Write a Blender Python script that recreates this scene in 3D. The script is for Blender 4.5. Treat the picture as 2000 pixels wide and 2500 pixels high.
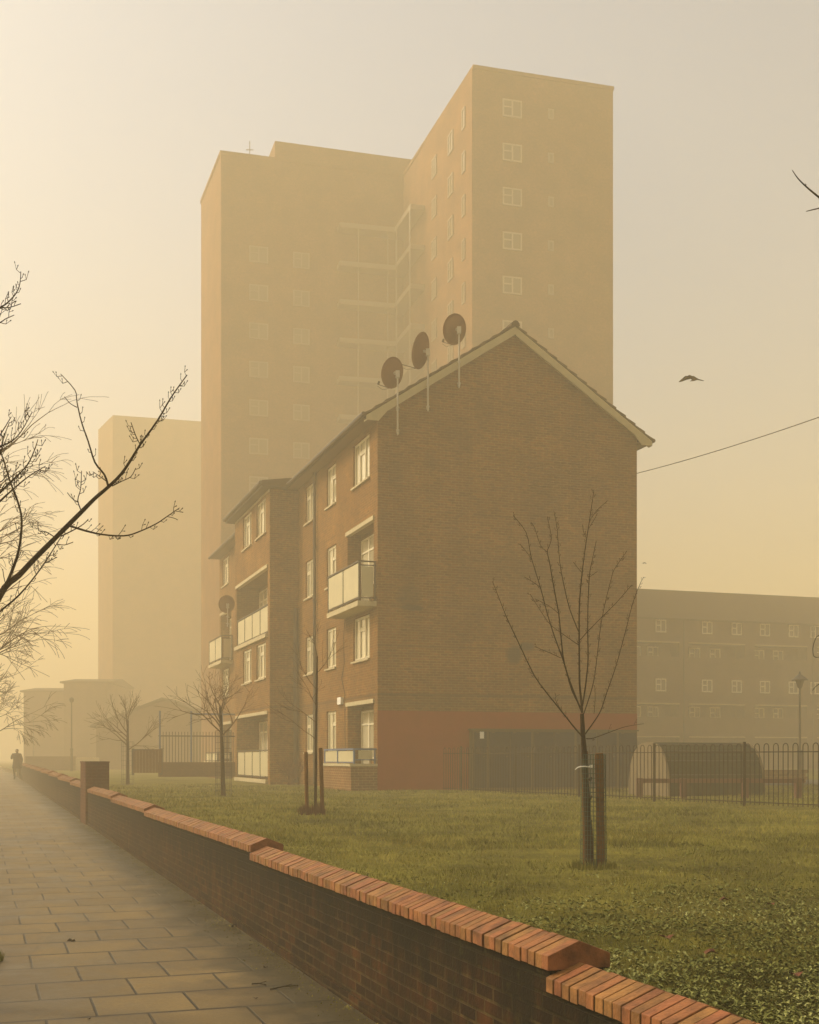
import bpy, bmesh, math, random
import numpy as np
from mathutils import Vector, Matrix
R = math.radians
SC = bpy.context.scene
for o in list(bpy.data.objects): bpy.data.objects.remove(o)

# ------------------------------------------------------------------ camera
CH = 1.75                      # eye height; world z = CH + height above the eye line
F = 3000.0                     # focal length in pixels of the 2000 x 2500 photograph
cd = bpy.data.cameras.new('camera'); cam = bpy.data.objects.new('camera', cd)
SC.collection.objects.link(cam); SC.camera = cam
cam.location = (0, 0, CH); cam.rotation_euler = (R(90), 0, 0)
cd.sensor_fit = 'AUTO'; cd.sensor_width = 36.0; cd.lens = 36.0*F/2500.0
cd.shift_y = 600.0/2500.0; cd.clip_start = 0.05; cd.clip_end = 2000
# ------------------------------------------------------------------ sky, sun, exposure
SUN_EL, SUN_AZ = 38.0, -75.0   # azimuth from +Y, clockwise positive
w = bpy.data.worlds.new('World'); SC.world = w; w.use_nodes = True
wn = w.node_tree; wn.nodes.clear()
sky = wn.nodes.new('ShaderNodeTexSky'); sky.sky_type = 'NISHITA'; sky.sun_disc = False
sky.sun_elevation = R(SUN_EL); sky.sun_rotation = R(SUN_AZ)
sky.air_density = 1.0; sky.dust_density = 6.0; sky.ozone_density = 0.3
mul = wn.nodes.new('ShaderNodeMix'); mul.data_type = 'RGBA'; mul.blend_type = 'MULTIPLY'
mul.inputs[0].default_value = 1.0; mul.inputs[7].default_value = (1.0, 1.0, 0.89, 1)
bgn = wn.nodes.new('ShaderNodeBackground'); bgn.inputs[1].default_value = 0.15
wo = wn.nodes.new('ShaderNodeOutputWorld')
wn.links.new(sky.outputs[0], mul.inputs[6]); wn.links.new(mul.outputs[2], bgn.inputs[0]); wn.links.new(bgn.outputs[0], wo.inputs[0])
sl = bpy.data.lights.new('sun', 'SUN'); sun = bpy.data.objects.new('sun', sl); SC.collection.objects.link(sun)
sl.energy = 2.0; sl.angle = R(10.0); sl.color = (1.0, 0.945, 0.85)
sdir = Vector((math.sin(R(SUN_AZ))*math.cos(R(SUN_EL)), math.cos(R(SUN_AZ))*math.cos(R(SUN_EL)), math.sin(R(SUN_EL))))
sun.rotation_euler = sdir.to_track_quat('Z', 'Y').to_euler(); sun.location = sdir*100
SC.view_settings.view_transform = 'Standard'; SC.view_settings.look = 'None'
SC.view_settings.exposure = 0.58; SC.view_settings.gamma = 1.0
SC.cycles.volume_bounces = 3; SC.cycles.max_bounces = 8
HAZE_DENSITY = 0.0078; HAZE_COLOR = (0.985, 0.84, 0.55, 1); HAZE_G = 0.12

# ------------------------------------------------------------------ helpers
rnd = random.Random(7)
def V(*a): return Vector(a)
def P(px, py, Z): return Vector(((px-1000)/F*Z, Z, CH-(py-1850)/F*Z))
LW = [(0,-1.25),(8,-1.12),(12,-1.05),(20,-.95),(30,-.945),(45,-.94),(70,-.93),(100,-.9),(900,-.9)]
def lawn_rel(z):
    for (a, ha), (b, hb) in zip(LW, LW[1:]):
        if z <= b: return ha+(hb-ha)*max(0, (z-a))/(b-a)
    return -.9
def lawn(z): return CH+lawn_rel(z)
def path_z(Y): return CH-1.77+.008*min(Y, 72)

def tag(o, label=None, cat=None, group=None, kind=None):
    if label: o['label'] = label
    if cat: o['category'] = cat
    if group: o['group'] = group
    if kind: o['kind'] = kind
    return o
def empty(name, loc=(0,0,0), rz=0.0, label=None, cat=None, group=None, kind=None):
    o = bpy.data.objects.new(name, None); SC.collection.objects.link(o)
    o.location = loc; o.rotation_euler = (0, 0, rz); o.empty_display_size = .2
    return tag(o, label, cat, group, kind)
def copy_tree(o, parent=None):
    c = o.copy(); SC.collection.objects.link(c); c.parent = parent
    for ch in [x for x in SC.objects if x.parent is o]: copy_tree(ch, c)
    return c

class MB:
    def __init__(s): s.v = []; s.f = []; s.m = []
    def quad(s, a, b, c, d, m=0):
        i = len(s.v); s.v += [tuple(a), tuple(b), tuple(c), tuple(d)]; s.f.append((i, i+1, i+2, i+3)); s.m.append(m)
    def poly(s, pts, m=0):
        i = len(s.v); s.v += [tuple(p) for p in pts]; s.f.append(tuple(range(i, i+len(pts)))); s.m.append(m)
    def box(s, x0, x1, y0, y1, z0, z1, m=0):
        i = len(s.v)
        s.v += [(x0,y0,z0),(x1,y0,z0),(x1,y1,z0),(x0,y1,z0),(x0,y0,z1),(x1,y0,z1),(x1,y1,z1),(x0,y1,z1)]
        for q in ((0,3,2,1),(4,5,6,7),(0,1,5,4),(1,2,6,5),(2,3,7,6),(3,0,4,7)):
            s.f.append(tuple(i+k for k in q)); s.m.append(m)
    def prism(s, pts, ext, m=0):
        """closed polygon pts (3-D) swept by vector ext"""
        n = len(pts); i = len(s.v); e = Vector(ext)
        s.v += [tuple(p) for p in pts]+[tuple(Vector(p)+e) for p in pts]
        s.f.append(tuple(i+k for k in range(n))[::-1]); s.m.append(m)
        s.f.append(tuple(i+n+k for k in range(n))); s.m.append(m)
        for k in range(n):
            s.f.append((i+k, i+(k+1) % n, i+n+(k+1) % n, i+n+k)); s.m.append(m)
    def tube(s, pts, rad, sides=6, m=0, cap=True):
        pts = [Vector(p) for p in pts]; n = len(pts)
        rads = rad if isinstance(rad, (list, tuple)) else [rad]*n
        base = len(s.v); up = None
        for k in range(n):
            d = (pts[min(k+1, n-1)]-pts[max(k-1, 0)])
            d = d.normalized() if d.length > 1e-9 else Vector((0, 0, 1))
            if up is None: up = d.orthogonal().normalized()
            else:
                up = (up-d*up.dot(d)); up = up.normalized() if up.length > 1e-6 else d.orthogonal().normalized()
            b = d.cross(up)
            for j in range(sides):
                a = 2*math.pi*j/sides
                s.v.append(tuple(pts[k]+(up*math.cos(a)+b*math.sin(a))*rads[k]))
        for k in range(n-1):
            for j in range(sides):
                a = base+k*sides+j; b2 = base+k*sides+(j+1) % sides
                s.f.append((a, b2, b2+sides, a+sides)); s.m.append(m)
        if cap:
            s.f.append(tuple(base+j for j in range(sides))[::-1]); s.m.append(m)
            s.f.append(tuple(base+(n-1)*sides+j for j in range(sides))); s.m.append(m)
    def build(s, name, mats, parent=None, smooth=False, loc=None):
        me = bpy.data.meshes.new(name); me.from_pydata(s.v, [], s.f); me.update()
        for mt in (mats if isinstance(mats, (list, tuple)) else [mats]): me.materials.append(mt)
        if me.polygons:
            me.polygons.foreach_set('material_index', s.m)
            if smooth: me.polygons.foreach_set('use_smooth', [True]*len(me.polygons))
        uv = me.uv_layers.new(name='UVMap'); data = [0.0]*(2*len(me.loops)); vs = me.vertices
        for p in me.polygons:
            n = p.normal
            if abs(n.z) > .72: f = lambda c: (c.x, c.y)
            else:
                l = math.hypot(n.x, n.y) or 1; tx, ty = -n.y/l, n.x/l
                f = lambda c: (c.x*tx+c.y*ty, c.z)
            for li in p.loop_indices:
                u, v_ = f(vs[me.loops[li].vertex_index].co); data[2*li] = u; data[2*li+1] = v_
        uv.data.foreach_set('uv', data)
        o = bpy.data.objects.new(name, me); SC.collection.objects.link(o)
        if parent: o.parent = parent
        if loc: o.location = loc
        return o

# ------------------------------------------------------------------ materials
def mat(name, col, rough=.8, spec=.3, var=0.0, vscale=4.0, bump=0.0, bscale=40.0, metal=0.0, island=0.0):
    m = bpy.data.materials.new(name); m.use_nodes = True; nt = m.node_tree
    b = nt.nodes['Principled BSDF']; b.inputs['Roughness'].default_value = rough
    b.inputs['Specular IOR Level'].default_value = spec; b.inputs['Metallic'].default_value = metal
    b.inputs['Base Color'].default_value = (*col, 1)
    L = nt.links.new; N = nt.nodes.new
    tc = N('ShaderNodeTexCoord')
    if var or island:
        hsv = N('ShaderNodeHueSaturation'); hsv.inputs['Color'].default_value = (*col, 1)
        src = None
        if var:
            nz = N('ShaderNodeTexNoise'); nz.inputs['Scale'].default_value = vscale; nz.inputs['Detail'].default_value = 6
            nz.inputs['Roughness'].default_value = .65
            L(tc.outputs['Object'], nz.inputs['Vector'])
            mr = N('ShaderNodeMapRange'); mr.inputs[1].default_value = .3; mr.inputs[2].default_value = .7
            mr.inputs[3].default_value = 1-var; mr.inputs[4].default_value = 1+var
            L(nz.outputs[0], mr.inputs[0]); src = mr.outputs[0]
        if island:
            g = N('ShaderNodeNewGeometry'); mr2 = N('ShaderNodeMapRange')
            mr2.inputs[3].default_value = 1-island; mr2.inputs[4].default_value = 1+island
            L(g.outputs['Random Per Island'], mr2.inputs[0])
            if src:
                mm = N('ShaderNodeMath'); mm.operation = 'MULTIPLY'; L(src, mm.inputs[0]); L(mr2.outputs[0], mm.inputs[1]); src = mm.outputs[0]
            else: src = mr2.outputs[0]
            h = N('ShaderNodeMapRange'); h.inputs[3].default_value = .488; h.inputs[4].default_value = .512
            wn_ = N('ShaderNodeTexWhiteNoise'); wn_.noise_dimensions = '1D'; L(g.outputs['Random Per Island'], wn_.inputs['W'])
            L(wn_.outputs[0], h.inputs[0]); L(h.outputs[0], hsv.inputs['Hue'])
        L(src, hsv.inputs['Value']); L(hsv.outputs[0], b.inputs['Base Color'])
    if bump:
        nb = N('ShaderNodeTexNoise'); nb.inputs['Scale'].default_value = bscale; nb.inputs['Detail'].default_value = 5
        L(tc.outputs['Object'], nb.inputs['Vector'])
        bp = N('ShaderNodeBump'); bp.inputs['Strength'].default_value = bump; bp.inputs['Distance'].default_value = .01
        L(nb.outputs[0], bp.inputs['Height']); L(bp.outputs[0], b.inputs['Normal'])
    return m

def brick_mat(name, c1, c2, mortar, bw=.225, rh=.075, ms=.010, stain=None, stain_amt=.5, stain_scale=(1.2, 1.2, .5), bump=.5, rough=.85, var=.25, bias=0.0, extra=None):
    m = bpy.data.materials.new(name); m.use_nodes = True; nt = m.node_tree; N = nt.nodes.new; L = nt.links.new
    b = nt.nodes['Principled BSDF']; b.inputs['Roughness'].default_value = rough; b.inputs['Specular IOR Level'].default_value = .08
    uv = N('ShaderNodeUVMap'); tc = N('ShaderNodeTexCoord')
    br = N('ShaderNodeTexBrick'); br.inputs['Scale'].default_value = 1; br.inputs['Brick Width'].default_value = bw
    br.inputs['Row Height'].default_value = rh; br.inputs['Mortar Size'].default_value = ms; br.inputs['Mortar Smooth'].default_value = .3
    br.inputs['Bias'].default_value = bias
    br.inputs['Color1'].default_value = (*c1, 1); br.inputs['Color2'].default_value = (*c2, 1); br.inputs['Mortar'].default_value = (*mortar, 1)
    L(uv.outputs[0], br.inputs['Vector'])
    nz = N('ShaderNodeTexNoise'); nz.inputs['Scale'].default_value = 9; nz.inputs['Detail'].default_value = 7; L(tc.outputs['Object'], nz.inputs['Vector'])
    mr = N('ShaderNodeMapRange'); mr.inputs[1].default_value = .3; mr.inputs[2].default_value = .7; mr.inputs[3].default_value = 1-var; mr.inputs[4].default_value = 1+var
    L(nz.outputs[0], mr.inputs[0])
    n2 = N('ShaderNodeTexNoise'); n2.inputs['Scale'].default_value = .7; n2.inputs['Detail'].default_value = 4; L(tc.outputs['Object'], n2.inputs['Vector'])
    m2 = N('ShaderNodeMapRange'); m2.inputs[1].default_value = .3; m2.inputs[2].default_value = .7; m2.inputs[3].default_value = .72; m2.inputs[4].default_value = 1.26
    L(n2.outputs[0], m2.inputs[0])
    mm = N('ShaderNodeMath'); mm.operation = 'MULTIPLY'; L(mr.outputs[0], mm.inputs[0]); L(m2.outputs[0], mm.inputs[1])
    hsv = N('ShaderNodeHueSaturation'); L(br.outputs['Color'], hsv.inputs['Color']); L(mm.outputs[0], hsv.inputs['Value'])
    out = hsv.outputs[0]
    if stain:
        mp = N('ShaderNodeMapping'); mp.inputs['Scale'].default_value = stain_scale; L(tc.outputs['Object'], mp.inputs[0])
        n3 = N('ShaderNodeTexNoise'); n3.inputs['Scale'].default_value = 2.2; n3.inputs['Detail'].default_value = 8; n3.inputs['Roughness'].default_value = .7
        L(mp.outputs[0], n3.inputs['Vector'])
        m3 = N('ShaderNodeMapRange'); m3.inputs[1].default_value = .42; m3.inputs[2].default_value = .68; m3.inputs[3].default_value = 0; m3.inputs[4].default_value = stain_amt
        L(n3.outputs[0], m3.inputs[0])
        fac = m3.outputs[0]
        mx = N('ShaderNodeMix'); mx.data_type = 'RGBA'; mx.inputs[7].default_value = (*stain, 1)
        L(fac, mx.inputs[0]); L(out, mx.inputs[6]); out = mx.outputs[2]
    if extra: out = extra(nt, tc, uv, out)
    L(out, b.inputs['Base Color'])
    if bump:
        ad = N('ShaderNodeMath'); ad.operation = 'MULTIPLY_ADD'; ad.inputs[1].default_value = .35
        inv = N('ShaderNodeMath'); inv.operation = 'SUBTRACT'; inv.inputs[0].default_value = 1; L(br.outputs['Fac'], inv.inputs[1])
        n5 = N('ShaderNodeTexNoise'); n5.inputs['Scale'].default_value = 60; n5.inputs['Detail'].default_value = 4; L(tc.outputs['Object'], n5.inputs['Vector'])
        L(n5.outputs[0], ad.inputs[0]); L(inv.outputs[0], ad.inputs[2])
        bp = N('ShaderNodeBump'); bp.inputs['Strength'].default_value = bump; bp.inputs['Distance'].default_value = .012
        L(ad.outputs[0], bp.inputs['Height']); L(bp.outputs[0], b.inputs['Normal'])
    return m

def blobs(spots, colr, amt):
    """stain patches at object-space centres (x, z, rx, rz) on the gable"""
    def ex(nt, tc, uv, out):
        N = nt.nodes.new; L = nt.links.new
        sep = N('ShaderNodeSeparateXYZ'); L(tc.outputs['Object'], sep.inputs[0])
        nz = N('ShaderNodeTexNoise'); nz.inputs['Scale'].default_value = 5; nz.inputs['Detail'].default_value = 5; L(tc.outputs['Object'], nz.inputs['Vector'])
        for (cx, cz, rx, rz, a) in spots:
            t = []
            for ax, c, r in ((0, cx, rx), (2, cz, rz)):
                s1 = N('ShaderNodeMath'); s1.operation = 'SUBTRACT'; L(sep.outputs[ax], s1.inputs[0]); s1.inputs[1].default_value = c
                s2 = N('ShaderNodeMath'); s2.operation = 'DIVIDE'; L(s1.outputs[0], s2.inputs[0]); s2.inputs[1].default_value = r
                s3 = N('ShaderNodeMath'); s3.operation = 'POWER'; L(s2.outputs[0], s3.inputs[0]); s3.inputs[1].default_value = 2
                t.append(s3)
            ad = N('ShaderNodeMath'); L(t[0].outputs[0], ad.inputs[0]); L(t[1].outputs[0], ad.inputs[1])
            a2 = N('ShaderNodeMath'); L(ad.outputs[0], a2.inputs[0]); L(nz.outputs[0], a2.inputs[1])
            mr = N('ShaderNodeMapRange'); mr.inputs[1].default_value = 1.6; mr.inputs[2].default_value = .9; mr.inputs[3].default_value = 0; mr.inputs[4].default_value = a
            L(a2.outputs[0], mr.inputs[0])
            mx = N('ShaderNodeMix'); mx.data_type = 'RGBA'; mx.inputs[7].default_value = (*colr, 1)
            L(mr.outputs[0], mx.inputs[0]); L(out, mx.inputs[6]); out = mx.outputs[2]
        return out
    return ex

M = {}
def gable_extra(nt, tc, uv, out):
    N = nt.nodes.new; L = nt.links.new
    out = blobs([(1.05, 5.25, .42, .10, .8), (.95, 5.6, .42, .38, .5), (4.22, 3.98, .28, .30, .85), (4.62, 4.25, .28, .14, .85),
                 (.55, 9.0, .25, .5, .25), (1.6, 9.5, .25, .4, .22), (2.7, 10.2, .25, .5, .22), (1.0, 2.6, 2.2, .22, .22), (5.6, 2.75, 2.6, .10, .22)], (.055, .045, .032), 1)(nt, tc, uv, out)
    # darker brick courses
    sep = N('ShaderNodeSeparateXYZ'); L(tc.outputs['Object'], sep.inputs[0])
    for zc, hw, a in ((2.76, .038, .5), (4.15, .03, .3), (5.35, .03, .22), (8.05, .03, .18)):
        s1 = N('ShaderNodeMath'); s1.operation = 'SUBTRACT'; L(sep.outputs[2], s1.inputs[0]); s1.inputs[1].default_value = zc
        s2 = N('ShaderNodeMath'); s2.operation = 'ABSOLUTE'; L(s1.outputs[0], s2.inputs[0])
        s3 = N('ShaderNodeMath'); s3.operation = 'LESS_THAN'; L(s2.outputs[0], s3.inputs[0]); s3.inputs[1].default_value = hw
        s4 = N('ShaderNodeMath'); s4.operation = 'MULTIPLY'; L(s3.outputs[0], s4.inputs[0]); s4.inputs[1].default_value = a
        mx = N('ShaderNodeMix'); mx.data_type = 'RGBA'; mx.inputs[7].default_value = (.05, .035, .02, 1)
        L(s4.outputs[0], mx.inputs[0]); L(out, mx.inputs[6]); out = mx.outputs[2]
    return out
M['brick'] = brick_mat('block_brick', (.215, .080, .014), (.125, .047, .009), (.22, .145, .045), stain=(.10, .06, .03), stain_amt=.35, extra=gable_extra)
def wall_extra(nt, tc, uv, out):
    N = nt.nodes.new; L = nt.links.new
    sep = N('ShaderNodeSeparateXYZ'); L(tc.outputs['Object'], sep.inputs[0])
    # height above the sloping pavement
    a = N('ShaderNodeMath'); a.operation = 'MULTIPLY_ADD'; a.inputs[1].default_value = -.00754; L(sep.outputs[1], a.inputs[0]); L(sep.outputs[2], a.inputs[2])
    h = N('ShaderNodeMath'); h.operation = 'ADD'; h.inputs[1].default_value = .02; L(a.outputs[0], h.inputs[0])
    mp = N('ShaderNodeMapping'); mp.inputs['Scale'].default_value = (3, 3.2, .7); L(tc.outputs['Object'], mp.inputs[0])
    nz = N('ShaderNodeTexNoise'); nz.inputs['Scale'].default_value = 1.6; nz.inputs['Detail'].default_value = 9; nz.inputs['Roughness'].default_value = .7; L(mp.outputs[0], nz.inputs['Vector'])
    s1 = N('ShaderNodeMath'); s1.operation = 'MULTIPLY_ADD'; s1.inputs[1].default_value = 1.5; L(nz.outputs[0], s1.inputs[0]); L(h.outputs[0], s1.inputs[2])
    mr = N('ShaderNodeMapRange'); mr.inputs[1].default_value = 1.12; mr.inputs[2].default_value = 1.42; mr.inputs[3].default_value = 0; mr.inputs[4].default_value = .9; L(s1.outputs[0], mr.inputs[0])
    mx = N('ShaderNodeMix'); mx.data_type = 'RGBA'; mx.inputs[7].default_value = (.0055, .0050, .0018, 1); L(mr.outputs[0], mx.inputs[0]); L(out, mx.inputs[6])
    n2 = N('ShaderNodeTexNoise'); n2.inputs['Scale'].default_value = 11; n2.inputs['Detail'].default_value = 8; L(tc.outputs['Object'], n2.inputs['Vector'])
    m2 = N('ShaderNodeMapRange'); m2.inputs[1].default_value = .60; m2.inputs[2].default_value = .74; m2.inputs[3].default_value = 0; m2.inputs[4].default_value = .6; L(n2.outputs[0], m2.inputs[0])
    m3 = N('ShaderNodeMix'); m3.data_type = 'RGBA'; m3.inputs[7].default_value = (.034, .030, .006, 1); L(m2.outputs[0], m3.inputs[0]); L(mx.outputs[2], m3.inputs[6])
    return m3.outputs[2]
M['wall_brick'] = brick_mat('garden_wall_brick', (.050, .018, .005), (.012, .005, .002), (.058, .037, .012), bw=.225, rh=.075, ms=.009, stain=(.010, .008, .003), stain_amt=.8, stain_scale=(1.0, 1.0, .28), bump=1.0, var=.5, extra=wall_extra)
M['porch_brick'] = brick_mat('porch_brick', (.20, .085, .028), (.15, .065, .02), (.30, .20, .09), stain=(.08, .05, .03), stain_amt=.3)
M['pier_brick'] = brick_mat('pier_brick', (.10, .032, .012), (.075, .025, .010), (.10, .05, .022), stain=(.05, .02, .012), stain_amt=.5)
M['tower_brick'] = brick_mat('tower_brick', (.165, .064, .020), (.13, .050, .016), (.15, .085, .03), bump=0)
M['far_brick'] = brick_mat('far_brick', (.125, .066, .036), (.10, .054, .030), (.14, .09, .055), bump=0)
M['coping'] = mat('coping_brick', (.215, .086, .024), .6, .25, var=.55, vscale=9, bump=.5, bscale=50, island=.12)
M['mortar'] = mat('dark_mortar', (.010, .008, .004), .95, .05, var=.3)
M['red_paint'] = mat('red_wall_paint', (.23, .030, .004), .8, .2, var=.12, vscale=1.5, bump=.3, bscale=12)
M['cream'] = mat('cream_boards', (.42, .35, .20), .7, .2, var=.1, vscale=3)
M['upvc'] = mat('white_window_frame', (.70, .62, .42), .4, .4)
M['concrete'] = mat('pale_concrete', (.46, .38, .22), .8, .15, var=.12, vscale=5, bump=.2)
M['panel'] = mat('cream_balcony_panel', (.50, .43, .25), .5, .4, var=.08, vscale=2)
M['dark_metal'] = mat('dark_painted_metal', (.035, .030, .025), .6, .3)
M['fence_metal'] = mat('brown_black_railing', (.014, .006, .002), .7, .1)
M['blue_metal'] = mat('blue_painted_rail', (.05, .10, .19), .5, .4)
M['pipe'] = mat('dark_drainpipe', (.045, .032, .022), .6, .3)
M['roof'] = mat('roof_tiles', (.050, .030, .015), .9, .08, var=.35, vscale=6, bump=.6, bscale=20)
M['soffit'] = mat('brown_soffit', (.16, .095, .05), .8, .2)
M['door_blue'] = mat('blue_black_cupboard_door', (.006, .014, .034), .8, .02, var=.15, vscale=2)
M['door_frame'] = mat('cupboard_frame_strip', (.06, .045, .022), .7, .3)
M['bark'] = mat('tree_bark', (.030, .015, .006), .9, .05, var=.4, vscale=25, bump=.6, bscale=60)
M['twig'] = mat('dark_twig', (.022, .010, .003), .9, .03)
M['pale_twig'] = mat('brown_twig', (.11, .065, .028), .9, .1)
M['stake'] = mat('weathered_stake', (.13, .055, .015), .9, .05, var=.35, vscale=18, bump=.5)
M['mesh_green'] = mat('green_guard_wire', (.025, .055, .03), .6, .3)
M['white'] = mat('white_plastic', (.75, .72, .62), .5, .4)
M['dish'] = mat('brown_grey_dish', (.15, .052, .018), .8, .08, var=.1)
M['pole_metal'] = mat('galvanised_pole', (.42, .37, .28), .5, .5, metal=.2)
M['hangar_end'] = mat('hangar_end_panel', (.165, .125, .07), .8, .1, var=.08)
M['hangar'] = mat('hangar_dark_shell', (.009, .014, .004), .7, .1, var=.2)
M['rail_rust'] = mat('red_brown_knee_rail', (.10, .035, .018), .7, .3)
M['asphalt'] = mat('asphalt', (.06, .052, .04), .8, .3, var=.2, vscale=6, bump=.3, bscale=120)
M['kerb'] = mat('kerb_stone', (.26, .23, .17), .8, .3, var=.15)
M['soil'] = None
M['coat'] = mat('dark_coat', (.028, .022, .018), .9, .1)
M['skin'] = mat('skin', (.32, .19, .12), .6, .3)
M['bird'] = mat('bird_feathers', (.05, .028, .012), .9, .05)
M['cable'] = mat('cable', (.03, .02, .015), .7, .2)
M['leaf_brown'] = mat('brown_leaf', (.12, .045, .02), .8, .2, island=.4)
M['debris'] = mat('dark_debris', (.02, .014, .009), .9, .1)

def glass_mat():
    m = bpy.data.materials.new('window_glass'); m.use_nodes = True; nt = m.node_tree; N = nt.nodes.new; L = nt.links.new
    b = nt.nodes['Principled BSDF']; b.inputs['Roughness'].default_value = .06; b.inputs['Specular IOR Level'].default_value = .9
    b.inputs['Coat Weight'].default_value = .6; b.inputs['Coat Roughness'].default_value = .03
    g = N('ShaderNodeNewGeometry'); r = N('ShaderNodeValToRGB')
    r.color_ramp.elements[0].color = (.06, .05, .03, 1); r.color_ramp.elements[1].color = (.62, .54, .34, 1)
    r.color_ramp.elements[0].position = .12; r.color_ramp.elements[1].position = .42
    L(g.outputs['Random Per Island'], r.inputs[0]); L(r.outputs[0], b.inputs['Base Color'])
    return m
M['glass'] = glass_mat()
M['door_glass'] = mat('dark_door_glass', (.04, .035, .025), .08, .8)

def paving_mat():
    m = bpy.data.materials.new('paving_slabs'); m.use_nodes = True; nt = m.node_tree; N = nt.nodes.new; L = nt.links.new
    b = nt.nodes['Principled BSDF']; b.inputs['Specular IOR Level'].default_value = .32
    uv = N('ShaderNodeUVMap'); tc = N('ShaderNodeTexCoord'); sep = N('ShaderNodeSeparateXYZ'); L(uv.outputs[0], sep.inputs[0])
    br = N('ShaderNodeTexBrick'); br.inputs['Scale'].default_value = 1; br.inputs['Brick Width'].default_value = .66; br.inputs['Row Height'].default_value = .655
    br.inputs['Mortar Size'].default_value = .011; br.inputs['Mortar Smooth'].default_value = .35; br.offset = .5; br.offset_frequency = 2
    br.inputs['Color1'].default_value = (.158, .104, .034, 1); br.inputs['Color2'].default_value = (.118, .077, .025, 1); br.inputs['Mortar'].default_value = (.012, .008, .003, 1)
    wz = N('ShaderNodeTexNoise'); wz.inputs['Scale'].default_value = 1.1; L(tc.outputs['Object'], wz.inputs['Vector'])
    wv = N('ShaderNodeVectorMath'); wv.operation = 'SCALE'; wv.inputs[3].default_value = .03; L(wz.outputs[1], wv.inputs[0])
    wa = N('ShaderNodeVectorMath'); L(uv.outputs[0], wa.inputs[0]); L(wv.outputs[0], wa.inputs[1]); L(wa.outputs[0], br.inputs['Vector'])
    n1 = N('ShaderNodeTexNoise'); n1.inputs['Scale'].default_value = 1.3; n1.inputs['Detail'].default_value = 8; n1.inputs['Roughness'].default_value = .6; L(tc.outputs['Object'], n1.inputs['Vector'])
    r1 = N('ShaderNodeMapRange'); r1.inputs[1].default_value = .32; r1.inputs[2].default_value = .62; r1.inputs[3].default_value = .5; r1.inputs[4].default_value = 1.15; L(n1.outputs[0], r1.inputs[0])
    n2 = N('ShaderNodeTexNoise'); n2.inputs['Scale'].default_value = 45; n2.inputs['Detail'].default_value = 6; L(tc.outputs['Object'], n2.inputs['Vector'])
    r2 = N('ShaderNodeMapRange'); r2.inputs[1].default_value = .3; r2.inputs[2].default_value = .7; r2.inputs[3].default_value = .86; r2.inputs[4].default_value = 1.14; L(n2.outputs[0], r2.inputs[0])
    mm = N('ShaderNodeMath'); mm.operation = 'MULTIPLY'; L(r1.outputs[0], mm.inputs[0]); L(r2.outputs[0], mm.inputs[1])
    hs = N('ShaderNodeHueSaturation'); L(br.outputs['Color'], hs.inputs['Color']); L(mm.outputs[0], hs.inputs['Value'])
    # moss and grit in a ragged strip at the foot of the wall (u = 0) and along the kerb side
    def strip(edge0, edge1, col, amt, prev, ns):
        nz = N('ShaderNodeTexNoise'); nz.inputs['Scale'].default_value = ns; nz.inputs['Detail'].default_value = 7; L(tc.outputs['Object'], nz.inputs['Vector'])
        ml = N('ShaderNodeMath'); ml.operation = 'MULTIPLY_ADD'; ml.inputs[1].default_value = .9; L(nz.outputs[0], ml.inputs[0]); L(sep.outputs[0], ml.inputs[2])
        mr = N('ShaderNodeMapRange'); mr.inputs[1].default_value = edge0; mr.inputs[2].default_value = edge1; mr.inputs[3].default_value = 0; mr.inputs[4].default_value = amt; L(ml.outputs[0], mr.inputs[0])
        mx = N('ShaderNodeMix'); mx.data_type = 'RGBA'; mx.inputs[7].default_value = (*col, 1); L(mr.outputs[0], mx.inputs[0]); L(prev, mx.inputs[6]); return mx.outputs[2], mr.outputs[0]
    rw = N('ShaderNodeSeparateXYZ'); L(wa.outputs[0], rw.inputs[0])
    q1 = N('ShaderNodeMath'); q1.operation = 'DIVIDE'; q1.inputs[1].default_value = .655; L(rw.outputs[1], q1.inputs[0])
    q2 = N('ShaderNodeMath'); q2.operation = 'FRACT'; L(q1.outputs[0], q2.inputs[0])
    q3 = N('ShaderNodeMath'); q3.operation = 'SUBTRACT'; q3.inputs[1].default_value = .5; L(q2.outputs[0], q3.inputs[0])
    q4 = N('ShaderNodeMath'); q4.operation = 'ABSOLUTE'; L(q3.outputs[0], q4.inputs[0])
    q5 = N('ShaderNodeMapRange'); q5.inputs[1].default_value = .445; q5.inputs[2].default_value = .485; q5.inputs[3].default_value = 0; q5.inputs[4].default_value = .85; L(q4.outputs[0], q5.inputs[0])
    q6 = N('ShaderNodeMix'); q6.data_type = 'RGBA'; q6.inputs[7].default_value = (.018, .012, .005, 1); L(q5.outputs[0], q6.inputs[0]); L(hs.outputs[0], q6.inputs[6])
    c, f1 = strip(-.28, .18, (.034, .026, .007), .9, q6.outputs[2], 3.0)
    c, f2 = strip(-1.35, -2.1, (.055, .036, .016), .6, c, 1.2)
    L(c, b.inputs['Base Color'])
    rr = N('ShaderNodeMapRange'); rr.inputs[1].default_value = .3; rr.inputs[2].default_value = .7; rr.inputs[3].default_value = .34; rr.inputs[4].default_value = .7
    L(n1.outputs[0], rr.inputs[0]); L(rr.outputs[0], b.inputs['Roughness'])
    inv = N('ShaderNodeMath'); inv.operation = 'MULTIPLY_ADD'; inv.inputs[1].default_value = -1.0; L(br.outputs['Fac'], inv.inputs[0])
    sc = N('ShaderNodeMath'); sc.operation = 'MULTIPLY'; sc.inputs[1].default_value = .25; L(n2.outputs[0], sc.inputs[0]); L(sc.outputs[0], inv.inputs[2])
    bp = N('ShaderNodeBump'); bp.inputs['Strength'].default_value = .6; bp.inputs['Distance'].default_value = .01; L(inv.outputs[0], bp.inputs['Height']); L(bp.outputs[0], b.inputs['Normal'])
    return m
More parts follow.
